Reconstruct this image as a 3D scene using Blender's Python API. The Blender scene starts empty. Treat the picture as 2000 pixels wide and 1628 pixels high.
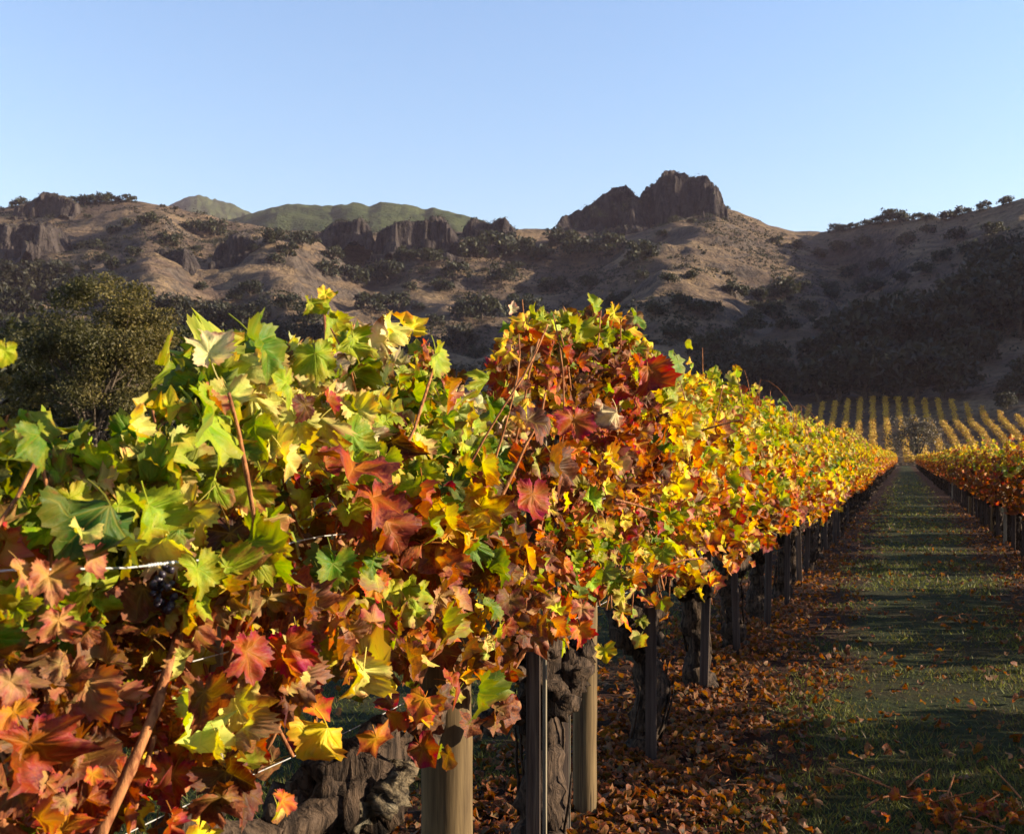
import bpy, math, random
import numpy as np
from mathutils import Matrix, Vector

random.seed(11)
RNG = np.random.default_rng(11)
SC = bpy.context.scene
COL = SC.collection

# ------------------------------------------------------------------ camera
F = 2144.0                       # focal length in pixels of a 2000 wide frame
PSI = math.atan(766.0 / F)       # the camera looks this far left of the vine rows
CS, SN = math.cos(PSI), math.sin(PSI)
HC = 1.40                        # eye height
HOR = 893.0
cam_data = bpy.data.cameras.new('camera')
cam = bpy.data.objects.new('camera', cam_data)
COL.objects.link(cam)
cam.location = (0, 0, HC)
cam.rotation_euler = (math.pi / 2, 0, PSI)
cam_data.sensor_width = 36.0
cam_data.lens = 36.0 * F / 2000.0
cam_data.shift_y = (HOR - 814.0) / 2000.0
cam_data.clip_start = 0.05
cam_data.clip_end = 12000.0
cam_data.dof.use_dof = True
cam_data.dof.focus_distance = 3.6
cam_data.dof.aperture_fstop = 13.0
SC.camera = cam

# ------------------------------------------------------------------ sky, sun, exposure
SUN_EL = math.radians(17.0)
SUN_AZ = math.pi / 2 - PSI       # clockwise from +Y: square to the view, from the right
world = bpy.data.worlds.new('World')
SC.world = world
world.use_nodes = True
wn = world.node_tree
sky = wn.nodes.new('ShaderNodeTexSky')
sky.sky_type = 'NISHITA'
sky.sun_disc = False
sky.sun_elevation = SUN_EL
sky.sun_rotation = SUN_AZ
sky.altitude = 0.0
sky.air_density = 1.6
sky.dust_density = 0.3
sky.ozone_density = 5.0
wtint = wn.nodes.new('ShaderNodeMix'); wtint.data_type = 'RGBA'; wtint.blend_type = 'MULTIPLY'
wtint.inputs[0].default_value = 1.0
wtint.inputs[7].default_value = (1.05, 0.95, 1.0, 1)       # the film's cooler rendering of the sky
wn.links.new(sky.outputs[0], wtint.inputs[6])
wn.links.new(wtint.outputs[2], wn.nodes['Background'].inputs[0])
wn.nodes['Background'].inputs[1].default_value = 0.09
sun_data = bpy.data.lights.new('sun', 'SUN')
sun_data.energy = 5.0
sun_data.angle = math.radians(0.5)
sun_data.color = (1.0, 0.84, 0.61)
sun = bpy.data.objects.new('sun', sun_data)
COL.objects.link(sun)
SUN_DIR = Vector((CS * math.cos(SUN_EL), SN * math.cos(SUN_EL), math.sin(SUN_EL)))
sun.rotation_euler = SUN_DIR.to_track_quat('Z', 'Y').to_euler()
sun.location = (60, 20, 60)
vs = SC.view_settings
vs.view_transform = 'Standard'
vs.look = 'None'
vs.exposure = 1.72
vs.gamma = 1.0
vs.use_curve_mapping = False
SC.render.engine = 'CYCLES'
cy = SC.cycles
cy.use_denoising = True
cy.max_bounces = 5
cy.diffuse_bounces = 2
cy.glossy_bounces = 2
cy.transmission_bounces = 3
cy.transparent_max_bounces = 4
cy.volume_bounces = 0
cy.sample_clamp_indirect = 6.0
cy.use_adaptive_sampling = True

# ------------------------------------------------------------------ small helpers
def at(x, y, d):
    """Point in the place that lies d metres ahead and shows at pixel x, y of the photograph."""
    r = (x - 1000.0) / F * d
    return Vector((r * CS - d * SN, r * SN + d * CS, HC + (HOR - y) / F * d))

def ud_to_world(u, d):
    r = (u - 1000.0) / F * d
    return r * CS - d * SN, r * SN + d * CS

def row_y(d, X):
    """Position along a vine row (at offset X) that lies at depth d."""
    return (d + X * SN) / CS

def depth(X, Y):
    return -X * SN + Y * CS

def hash3(ix, iy, iz, seed):
    n = (ix.astype(np.int64) * 374761393 + iy.astype(np.int64) * 668265263 + iz.astype(np.int64) * 2147483647 + seed * 1274126177) & 0xFFFFFFFF
    n = ((n ^ (n >> 13)) * 1274126177) & 0xFFFFFFFF
    n = (n ^ (n >> 16)) & 0xFFFFFFFF
    return n.astype(np.float64) / 0xFFFFFFFF

def vnoise(x, y, z=None, seed=0):
    x = np.asarray(x, float); y = np.asarray(y, float)
    z = np.zeros_like(x) if z is None else np.asarray(z, float)
    x, y, z = np.broadcast_arrays(x, y, z)
    ix, iy, iz = np.floor(x), np.floor(y), np.floor(z)
    fx, fy, fz = x - ix, y - iy, z - iz
    fx = fx * fx * (3 - 2 * fx); fy = fy * fy * (3 - 2 * fy); fz = fz * fz * (3 - 2 * fz)
    out = 0
    for a in (0, 1):
        for b in (0, 1):
            for c in (0, 1):
                w = (fx if a else 1 - fx) * (fy if b else 1 - fy) * (fz if c else 1 - fz)
                out = out + w * hash3(ix + a, iy + b, iz + c, seed)
    return out * 2 - 1

def fbm(x, y, z=None, seed=0, octv=4, gain=0.5):
    s, a, f = 0, 1.0, 1.0
    for k in range(octv):
        s = s + a * vnoise(np.asarray(x) * f, np.asarray(y) * f, None if z is None else np.asarray(z) * f, seed + k * 17)
        a *= gain; f *= 2.03
    return s

def smooth(a, b, x):
    t = np.clip((np.asarray(x, float) - a) / (b - a), 0, 1)
    return t * t * (3 - 2 * t)

def mesh_np(name, V, faces, mat, uv=None, col=None, shade=False):
    """faces: list of int arrays, each (n, k)."""
    me = bpy.data.meshes.new(name)
    V = np.asarray(V, np.float32)
    me.vertices.add(len(V))
    me.vertices.foreach_set('co', V.ravel())
    loops = np.concatenate([np.asarray(f).ravel() for f in faces]).astype(np.int32)
    counts = np.concatenate([np.full(len(f), np.asarray(f).shape[1]) for f in faces]).astype(np.int32)
    starts = np.concatenate([[0], np.cumsum(counts)[:-1]]).astype(np.int32)
    me.loops.add(len(loops)); me.loops.foreach_set('vertex_index', loops)
    me.polygons.add(len(counts)); me.polygons.foreach_set('loop_start', starts)
    me.polygons.foreach_set('use_smooth', np.full(len(counts), shade, dtype=bool))
    if uv is not None:
        layer = me.uv_layers.new(name='UVMap')
        layer.data.foreach_set('uv', np.asarray(uv, np.float32)[loops].ravel())
    if col is not None:
        ca = me.color_attributes.new('tint', 'FLOAT_COLOR', 'POINT')
        ca.data.foreach_set('color', np.asarray(col, np.float32).ravel())
    me.update(calc_edges=True)
    if mat is not None:
        me.materials.append(mat)
    return me

def link(name, data, parent=None):
    o = bpy.data.objects.new(name, data)
    COL.objects.link(o)
    if parent is not None:
        o.parent = parent
    return o

def tag(o, label=None, cat=None, group=None, kind=None):
    if label: o['label'] = label
    if cat: o['category'] = cat
    if group: o['group'] = group
    if kind: o['kind'] = kind
    return o

def empty(name, loc, rz=0.0):
    o = link(name, None)
    o.location = loc
    o.rotation_euler = (0, 0, rz)
    o.empty_display_size = 0.1
    return o

class MB:
    """Collects shapes into one mesh."""
    def __init__(self):
        self.V, self.Q, self.T, self.n = [], [], [], 0
    def add(self, V, Q=None, T=None):
        V = np.asarray(V, float)
        if Q is not None and len(Q): self.Q.append(np.asarray(Q) + self.n)
        if T is not None and len(T): self.T.append(np.asarray(T) + self.n)
        self.V.append(V); self.n += len(V)
    def tube(self, pts, rad, sides=6, wob=0.0, seed=0, flute=0.0, cap=True):
        P = np.asarray(pts, float); n = len(P)
        rad = np.broadcast_to(np.asarray(rad, float), (n,))
        T = np.gradient(P, axis=0); T /= np.linalg.norm(T, axis=1)[:, None] + 1e-9
        ref = np.array([0.0, 0, 1.0]) if abs(T[:, 2]).mean() < 0.8 else np.array([1.0, 0, 0])
        A = np.cross(T, ref); A /= np.linalg.norm(A, axis=1)[:, None] + 1e-9
        B = np.cross(T, A)
        th = np.linspace(0, 2 * math.pi, sides, endpoint=False)
        R = np.repeat(rad[:, None], sides, 1)
        C, S = np.cos(th)[None, :], np.sin(th)[None, :]
        if wob:
            s = np.arange(n)[:, None] * 0.55
            R = R * (1 + wob * fbm(C * 1.3 + 7, S * 1.3 + 3, s + 0 * C, seed, 3))
        if flute:
            R = R * (1 + flute * np.sin(th[None, :] * 5 + np.arange(n)[:, None] * 0.13 + seed) * np.cos(th[None, :] * 3 - np.arange(n)[:, None] * 0.07))
        V = P[:, None, :] + R[..., None] * (A[:, None, :] * C[..., None] + B[:, None, :] * S[..., None])
        V = V.reshape(-1, 3)
        i = np.arange(n - 1)[:, None] * sides; j = np.arange(sides)[None, :]; k = (j + 1) % sides
        Q = np.stack([i + j, i + k, i + sides + k, i + sides + j], -1).reshape(-1, 4)
        Tt = []
        if cap:
            V = np.vstack([V, P[0], P[-1]])
            a, b = len(V) - 2, len(V) - 1
            for q in range(sides):
                Tt.append((a, (q + 1) % sides, q))
                Tt.append((b, (n - 1) * sides + q, (n - 1) * sides + (q + 1) % sides))
        self.add(V, Q, Tt)
    def lump(self, c, r, seed=0, amp=0.3, n=14, m=9, freq=1.6):
        th = np.linspace(0, 2 * math.pi, n, endpoint=False); ph = np.linspace(0.02, math.pi - 0.02, m)
        PH, TH = np.meshgrid(ph, th, indexing='ij')
        D = np.stack([np.sin(PH) * np.cos(TH), np.sin(PH) * np.sin(TH), np.cos(PH)], -1)
        k = 1 + amp * fbm(D[..., 0] * freq + seed, D[..., 1] * freq, D[..., 2] * freq, seed, 3)
        V = (np.asarray(c) + D * np.asarray(r) * k[..., None]).reshape(-1, 3)
        i = np.arange(m - 1)[:, None] * n; j = np.arange(n)[None, :]; kk = (j + 1) % n
        self.add(V, np.stack([i + j, i + n + j, i + n + kk, i + kk], -1).reshape(-1, 4))
    def box(self, c, size, rz=0.0):
        s = np.array([(x, y, z) for x in (-.5, .5) for y in (-.5, .5) for z in (-.5, .5)]) * np.asarray(size)
        cr, sr = math.cos(rz), math.sin(rz)
        s = np.stack([s[:, 0] * cr - s[:, 1] * sr, s[:, 0] * sr + s[:, 1] * cr, s[:, 2]], -1)
        self.add(s + np.asarray(c), [(0, 1, 3, 2), (4, 6, 7, 5), (0, 4, 5, 1), (2, 3, 7, 6), (0, 2, 6, 4), (1, 5, 7, 3)])
    def mesh(self, name, mat, shade=False):
        f = []
        if self.Q: f.append(np.concatenate(self.Q))
        if self.T: f.append(np.concatenate(self.T))
        return mesh_np(name, np.concatenate(self.V), f, mat, shade=shade)

# ------------------------------------------------------------------ materials
class NT:
    def __init__(self, name):
        self.m = bpy.data.materials.new(name)
        self.m.use_nodes = True
        self.t = self.m.node_tree
        self.t.nodes.clear()
        self.out = self.t.nodes.new('ShaderNodeOutputMaterial')
    def n(self, kind, **kw):
        nd = self.t.nodes.new('ShaderNode' + kind)
        for k, v in kw.items():
            setattr(nd, k, v)
        return nd
    def set(self, sock, v):
        if hasattr(v, 'is_output'):
            self.t.links.new(v, sock)
        elif v is not None:
            if sock.type == 'RGBA' and len(v) == 3: v = (*v, 1)
            sock.default_value = v
    def math(self, op, a, b=None, c=None, clamp=False):
        nd = self.n('Math', operation=op, use_clamp=clamp)
        self.set(nd.inputs[0], a)
        if b is not None: self.set(nd.inputs[1], b)
        if c is not None: self.set(nd.inputs[2], c)
        return nd.outputs[0]
    def mix(self, fac, a, b, mode='MIX'):
        nd = self.n('Mix', data_type='RGBA', blend_type=mode)
        self.set(nd.inputs[0], fac); self.set(nd.inputs[6], a); self.set(nd.inputs[7], b)
        return nd.outputs[2]
    def noise(self, vec, scale, detail=3.0, rough=0.55, dist=0.0):
        nd = self.n('TexNoise')
        if vec is not None: self.set(nd.inputs['Vector'], vec)
        nd.inputs['Scale'].default_value = scale; nd.inputs['Detail'].default_value = detail
        nd.inputs['Roughness'].default_value = rough; nd.inputs['Distortion'].default_value = dist
        return nd.outputs[0]
    def ramp(self, f, a, b, lo=0.0, hi=1.0):
        nd = self.n('MapRange', interpolation_type='SMOOTHSTEP')
        self.set(nd.inputs[0], f); nd.inputs[1].default_value = a; nd.inputs[2].default_value = b
        nd.inputs[3].default_value = lo; nd.inputs[4].default_value = hi
        return nd.outputs[0]
    def scale(self, vec, s):
        nd = self.n('Mapping'); self.set(nd.inputs[0], vec); nd.inputs['Scale'].default_value = s
        return nd.outputs[0]
    def bsdf(self, col, rough=0.8, spec=0.2, normal=None):
        b = self.n('BsdfPrincipled')
        self.set(b.inputs['Base Color'], col); self.set(b.inputs['Roughness'], rough)
        b.inputs['Specular IOR Level'].default_value = spec
        if normal is not None: self.set(b.inputs['Normal'], normal)
        return b.outputs[0]
    def bump(self, h, strength=0.4, dist=0.02):
        b = self.n('Bump'); self.set(b.inputs['Height'], h)
        b.inputs['Strength'].default_value = strength; b.inputs['Distance'].default_value = dist
        return b.outputs[0]
    def done(self, sh):
        self.t.links.new(sh, self.out.inputs[0])
        return self.m

def leaf_material(name, single):
    k = NT(name)
    if single:
        oi = k.n('ObjectInfo')
        col, wear, rnd = oi.outputs['Color'], oi.outputs['Alpha'], oi.outputs['Random']
    else:
        at_ = k.n('Attribute', attribute_name='tint')
        col, wear, rnd = at_.outputs['Color'], at_.outputs['Alpha'], at_.outputs['Fac']
    uv = k.n('UVMap', uv_map='UVMap').outputs[0]
    sx = k.n('SeparateXYZ'); k.set(sx.inputs[0], uv)
    u, v = sx.outputs[0], sx.outputs[1]
    ang = k.math('ABSOLUTE', k.math('ARCTAN2', u, v))
    r = k.math('POWER', k.math('ADD', k.math('MULTIPLY', u, u), k.math('MULTIPLY', v, v)), 0.5)
    d1 = ang
    d2 = k.math('ABSOLUTE', k.math('SUBTRACT', ang, 0.90))
    d3 = k.math('ABSOLUTE', k.math('SUBTRACT', ang, 1.92))
    dm = k.math('MINIMUM', d1, k.math('MINIMUM', d2, d3))
    perp = k.math('MULTIPLY', r, dm)
    wid = k.math('SUBTRACT', 0.030, k.math('MULTIPLY', r, 0.02))
    main = k.math('SUBTRACT', 1.0, k.math('DIVIDE', perp, wid), clamp=True)
    # side veins leave each main vein at an angle
    sgn = k.math('MULTIPLY', perp, 1.25)
    ph = k.math('FRACT', k.math('MULTIPLY', k.math('SUBTRACT', r, sgn), 6.5))
    tri = k.math('ABSOLUTE', k.math('SUBTRACT', ph, 0.5))
    side = k.math('MULTIPLY', k.ramp(tri, 0.09, 0.02), 0.40)
    vein = k.math('MAXIMUM', main, side)
    off = k.n('CombineXYZ'); k.set(off.inputs[2], k.math('MULTIPLY', rnd, 37.0))
    va = k.n('VectorMath', operation='ADD'); k.set(va.inputs[0], uv); k.set(va.inputs[1], off.outputs[0])
    p = va.outputs[0]
    n1 = k.noise(p, 2.6, 4, 0.6)
    n2 = k.noise(p, 9.0, 3, 0.6)
    # tone varies over the blade; the margin and the fields between veins turn first
    c1 = k.mix(k.ramp(n1, 0.35, 0.7), k.mix(0.30, col, (0.012, 0.006, 0.0), 'MIX'), k.mix(0.08, col, (0.75, 0.50, 0.06)))
    def hue(c_, h_, s_, v_):
        q_ = k.n('HueSaturation'); k.set(q_.inputs['Color'], c_)
        q_.inputs['Hue'].default_value = h_; q_.inputs['Saturation'].default_value = s_; q_.inputs['Value'].default_value = v_
        return q_.outputs[0]
    zone = k.math('ADD', k.math('MULTIPLY', r, 0.55), k.math('ADD', k.math('MULTIPLY', perp, 1.6), k.math('MULTIPLY', k.math('SUBTRACT', n1, 0.5), 1.6)))
    c1 = k.mix(k.ramp(zone, 0.55, 0.05), c1, hue(c1, 0.535, 1.05, 1.0))
    c1 = k.mix(k.ramp(zone, 0.45, 0.95), c1, hue(c1, 0.452, 1.05, 0.86))
    turn = k.math('ADD', k.math('MULTIPLY', r, 0.62), k.math('MULTIPLY', k.math('SUBTRACT', n1, 0.5), 1.5))
    turn = k.math('SUBTRACT', k.math('ADD', turn, k.math('MULTIPLY', perp, 0.9)), k.math('SUBTRACT', 0.98, wear))
    turn = k.ramp(turn, -0.10, 0.28)
    brown = k.mix(k.ramp(n2, 0.4, 0.62), (0.085, 0.018, 0.008), (0.26, 0.075, 0.022))
    c2 = k.mix(k.math('MULTIPLY', turn, 0.85), c1, brown)
    c2 = k.mix(k.math('MULTIPLY', k.ramp(n2, 0.60, 0.72), 0.45), c2, (0.10, 0.04, 0.015))
    vcol = k.mix(0.45, col, (0.50, 0.32, 0.05))
    c3 = k.mix(k.math('MULTIPLY', vein, 0.50), c2, vcol)
    geo = k.n('NewGeometry')
    under = k.mix(0.14, c3, (0.40, 0.32, 0.17))       # the underside is felted and paler
    c4 = k.mix(geo.outputs['Backfacing'], c3, under)
    h = k.math('ADD', k.math('MULTIPLY', vein, -0.6), k.math('MULTIPLY', n2, 0.5))
    nb = k.bump(h, 0.35, 0.006)
    b = k.bsdf(c4, k.ramp(n2, 0.2, 0.8, 0.48, 0.70), 0.22, nb)
    tr = k.n('BsdfTranslucent')
    sat = k.n('HueSaturation'); k.set(sat.inputs['Color'], c4)
    sat.inputs['Saturation'].default_value = 1.28; sat.inputs['Value'].default_value = 1.25
    k.set(tr.inputs[0], sat.outputs[0])
    mx = k.n('MixShader'); mx.inputs[0].default_value = 0.38
    k.t.links.new(b, mx.inputs[1]); k.t.links.new(tr.outputs[0], mx.inputs[2])
    return k.done(mx.outputs[0])

def tint_leaf_material(name, trans=0.3):
    """Plain small leaves: the tint of each leaf from its mesh."""
    k = NT(name)
    a = k.n('Attribute', attribute_name='tint')
    b = k.bsdf(a.outputs['Color'], 0.6, 0.2)
    tr = k.n('BsdfTranslucent'); k.set(tr.inputs[0], k.mix(0.2, a.outputs['Color'], (0.3, 0.3, 0.05)))
    mx = k.n('MixShader'); mx.inputs[0].default_value = trans
    k.t.links.new(b, mx.inputs[1]); k.t.links.new(tr.outputs[0], mx.inputs[2])
    return k.done(mx.outputs[0])

def bark_material(name, a, b, sc=(14, 14, 2.5), bump=0.9, lichen=0.0):
    k = NT(name)
    co = k.n('TexCoord').outputs['Object']
    g = k.noise(k.scale(co, sc), 3.0, 5, 0.65, 0.6)
    g2 = k.noise(co, 23.0, 3, 0.6)
    c = k.mix(k.ramp(g, 0.36, 0.68), a, b)
    c = k.mix(k.math('MULTIPLY', k.ramp(g2, 0.5, 0.7), 0.5), c, (b[0] * 1.25, b[1] * 1.2, b[2] * 1.1))
    if lichen:
        c = k.mix(k.math('MULTIPLY', k.ramp(k.noise(co, 9, 3), 0.56, 0.66), lichen), c, (0.34, 0.33, 0.25))
    return k.done(k.bsdf(c, 0.9, 0.12, k.bump(k.math('ADD', g, k.math('MULTIPLY', g2, 0.35)), bump, 0.02)))

def wood_material(name, a, b, sc):
    k = NT(name)
    co = k.n('TexCoord').outputs['Object']
    g = k.noise(k.scale(co, sc), 2.0, 5, 0.6, 0.3)
    big = k.noise(k.scale(co, (3, 3, 1.2)), 1.4, 3)
    c = k.mix(k.ramp(g, 0.3, 0.72), a, b)
    c = k.mix(k.math('MULTIPLY', k.ramp(big, 0.5, 0.75), 0.4), c, (a[0] * .5, a[1] * .5, a[2] * .55))
    crack = k.ramp(k.noise(k.scale(co, (sc[0] * 1.6, sc[1] * 1.6, sc[2] * 0.6)), 2.0, 2), 0.60, 0.66)
    knot = k.ramp(k.noise(k.scale(co, (9, 9, 5)), 1.0, 1), 0.70, 0.78)
    c = k.mix(k.math('MULTIPLY', knot, 0.75), c, (0.03, 0.018, 0.01))
    c = k.mix(k.math('MULTIPLY', crack, 0.7), c, (0.03, 0.02, 0.015))
    return k.done(k.bsdf(c, 0.85, 0.15, k.bump(k.math('SUBTRACT', g, crack), 0.35, 0.006)))

M = {}
M['leaf'] = leaf_material('vine_leaf', True)
M['leaves'] = leaf_material('vine_leaves', False)
M['tree_leaf'] = tint_leaf_material('tree_leaf', 0.25)
M['far_leaf'] = tint_leaf_material('distant_leaf', 0.12)
M['grass'] = tint_leaf_material('grass_blade', 0.35)
M['bark'] = bark_material('vine_bark', (0.010, 0.0065, 0.005), (0.075, 0.050, 0.034), (16, 16, 3), 1.0)
M['dead_wood'] = bark_material('dead_wood', (0.022, 0.016, 0.011), (0.17, 0.13, 0.08), (8, 20, 20), 1.0, 0.15)
M['tree_bark'] = bark_material('tree_bark', (0.03, 0.022, 0.016), (0.13, 0.10, 0.075), (4, 4, 1), 0.8)
M['cane'] = bark_material('cane_bark', (0.13, 0.042, 0.018), (0.34, 0.15, 0.06), (40, 40, 8), 0.3)
M['post'] = wood_material('post_wood', (0.060, 0.039, 0.019), (0.150, 0.102, 0.048), (22, 22, 1.2))
M['stake'] = wood_material('stake_wood', (0.026, 0.017, 0.014), (0.066, 0.047, 0.038), (26, 26, 1.5))
M['pale_stake'] = wood_material('pale_stake_wood', (0.12, 0.10, 0.072), (0.22, 0.185, 0.13), (26, 26, 1.5))

def simple(name, col, rough=0.5, metal=0.0, spec=0.3, nscale=30.0, amt=0.3):
    k = NT(name)
    co = k.n('TexCoord').outputs['Object']
    n = k.noise(co, nscale, 3)
    c = k.mix(k.math('MULTIPLY', n, amt * 2), col, tuple(x * 0.45 for x in col))
    b = k.n('BsdfPrincipled')
    k.set(b.inputs['Base Color'], c); b.inputs['Roughness'].default_value = rough
    b.inputs['Metallic'].default_value = metal; b.inputs['Specular IOR Level'].default_value = spec
    return k.done(b.outputs[0])
M['wire'] = simple('galvanised_wire', (0.40, 0.40, 0.40), 0.5, 0.2, 0.5, 60, 0.2)
M['grape'] = simple('grape_skin', (0.025, 0.018, 0.035), 0.42, 0, 0.4, 25, 0.3)

def ground_material():
    k = NT('vineyard_floor')
    co = k.n('TexCoord').outputs['Object']
    sx = k.n('SeparateXYZ'); k.set(sx.inputs[0], co)
    X, Y = sx.outputs[0], sx.outputs[1]
    wob = k.math('MULTIPLY', k.math('SUBTRACT', k.noise(co, 1.1, 4), 0.5), 1.3)
    xx = k.math('ADD', X, wob)
    # leaf litter lies in a strip under each row of vines, 2.79 m apart
    m = k.math('FRACT', k.math('DIVIDE', k.math('ADD', xx, 1.17 + 1.395), 2.79))
    dist = k.math('MULTIPLY', k.math('ABSOLUTE', k.math('SUBTRACT', m, 0.5)), 2.79)
    strip = k.ramp(dist, 0.95, 0.45)
    inrows = k.math('MULTIPLY', k.ramp(Y, 210, 190), k.ramp(X, -2.6, -2.0))
    strip = k.math('MULTIPLY', strip, inrows)
    n1 = k.noise(co, 0.9, 4); n2 = k.noise(co, 14.0, 4, 0.65); n3 = k.noise(co, 60.0, 3, 0.7)
    grass = k.mix(k.ramp(n2, 0.3, 0.7), (0.010, 0.014, 0.004), (0.028, 0.036, 0.010))
    grass = k.mix(k.math('MULTIPLY', k.ramp(n1, 0.45, 0.7), 0.55), grass, (0.040, 0.022, 0.010))
    soil = k.mix(k.ramp(n3, 0.3, 0.7), (0.014, 0.006, 0.004), (0.050, 0.017, 0.008))
    c = k.mix(k.math('MULTIPLY', strip, 0.92), grass, soil)
    c = k.mix(k.math('MULTIPLY', k.ramp(n3, 0.58, 0.68), 0.5), c, (0.055, 0.018, 0.008))
    h = k.math('ADD', n3, k.math('MULTIPLY', n2, 1.5))
    return k.done(k.bsdf(c, 0.95, 0.1, k.bump(h, 0.8, 0.03)))

def hill_material():
    k = NT('dry_hillside')
    geo = k.n('NewGeometry')
    po = geo.outputs['Position']
    n0 = k.noise(po, 0.006, 4); n1 = k.noise(po, 0.03, 5, 0.62); n2 = k.noise(po, 0.17, 4, 0.65)
    st = k.noise(k.scale(po, (0.02, 0.02, 0.30)), 1.0, 4, 0.6, 0.4)   # sheep tracks run along the slope
    c = k.mix(k.ramp(n1, 0.32, 0.68), (0.106, 0.072, 0.054), (0.215, 0.148, 0.085))
    c = k.mix(k.math('MULTIPLY', k.ramp(st, 0.45, 0.62), 0.45), c, (0.050, 0.036, 0.027))
    c = k.mix(k.math('MULTIPLY', k.ramp(n2, 0.52, 0.66), 0.55), c, (0.036, 0.029, 0.018))
    c = k.mix(k.math('MULTIPLY', k.ramp(n0, 0.5, 0.62), 0.35), c, (0.055, 0.041, 0.031))
    sx = k.n('SeparateXYZ'); k.set(sx.inputs[0], geo.outputs['True Normal'])
    c = k.mix(k.math('MULTIPLY', k.ramp(k.noise(po, 0.6, 3, 0.7), 0.47, 0.66), 0.62), c, (0.040, 0.030, 0.021))
    steep = k.ramp(sx.outputs[2], 0.80, 0.62)
    rock = k.mix(k.ramp(n2, 0.3, 0.7), (0.03, 0.024, 0.021), (0.10, 0.078, 0.062))
    c = k.mix(steep, c, rock)
    return k.done(k.bsdf(c, 0.95, 0.05, k.bump(k.math('ADD', k.math('ADD', n2, k.math('MULTIPLY', st, 1.2)), k.math('MULTIPLY', k.noise(po, 0.5, 4, 0.7), 0.6)), 1.0, 3.0)))

def rock_material():
    k = NT('volcanic_rock')
    po = k.n('NewGeometry').outputs['Position']
    n1 = k.noise(k.scale(po, (0.16, 0.16, 0.035)), 1.0, 5, 0.65, 0.5)
    n2 = k.noise(po, 0.25, 4, 0.7)
    c = k.mix(k.ramp(n1, 0.34, 0.68), (0.011, 0.009, 0.010), (0.052, 0.042, 0.038))
    c = k.mix(k.math('MULTIPLY', k.ramp(n2, 0.52, 0.68), 0.55), c, (0.080, 0.066, 0.055))
    sx = k.n('SeparateXYZ'); k.set(sx.inputs[0], k.n('NewGeometry').outputs['True Normal'])
    c = k.mix(k.math('MULTIPLY', k.ramp(sx.outputs[2], 0.72, 0.9), 0.7), c, (0.10, 0.085, 0.05))
    return k.done(k.bsdf(c, 0.95, 0.08, k.bump(k.math('ADD', n1, k.math('MULTIPLY', n2, 0.5)), 1.0, 4.5)))

def scrub_hill_material():
    k = NT('green_hillside')
    po = k.n('NewGeometry').outputs['Position']
    n1 = k.noise(po, 0.012, 5, 0.65); n2 = k.noise(po, 0.09, 4, 0.7)
    c = k.mix(k.ramp(n1, 0.35, 0.65), (0.024, 0.036, 0.012), (0.050, 0.060, 0.022))
    c = k.mix(k.math('MULTIPLY', k.ramp(n2, 0.5, 0.65), 0.5), c, (0.015, 0.022, 0.010))
    return k.done(k.bsdf(c, 0.95, 0.05, k.bump(n2, 1.0, 5.0)))

M['ground'] = ground_material()
M['hill'] = hill_material()
M['rock'] = rock_material()
M['green_hill'] = scrub_hill_material()

# ------------------------------------------------------------------ ground and hills
g = MB()
rings = [0.0, 6, 14, 30, 60, 120, 240, 500, 1000, 2000, 3600]
gv, gq = [], []
NS = 48
for R in rings[1:]:
    for q in range(NS):
        a = 2 * math.pi * q / NS
        gv.append((R * math.cos(a), R * math.sin(a), 0))
gv.append((0, 0, 0))
gt = [(len(gv) - 1, q, (q + 1) % NS) for q in range(NS)]
for i in range(len(rings) - 2):
    for q in range(NS):
        gq.append((i * NS + q, i * NS + NS + q, i * NS + NS + (q + 1) % NS, i * NS + (q + 1) % NS))
g.add(gv, gq, gt)
ground = tag(link('ground', g.mesh('ground', M['ground'])), kind='structure')

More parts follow.
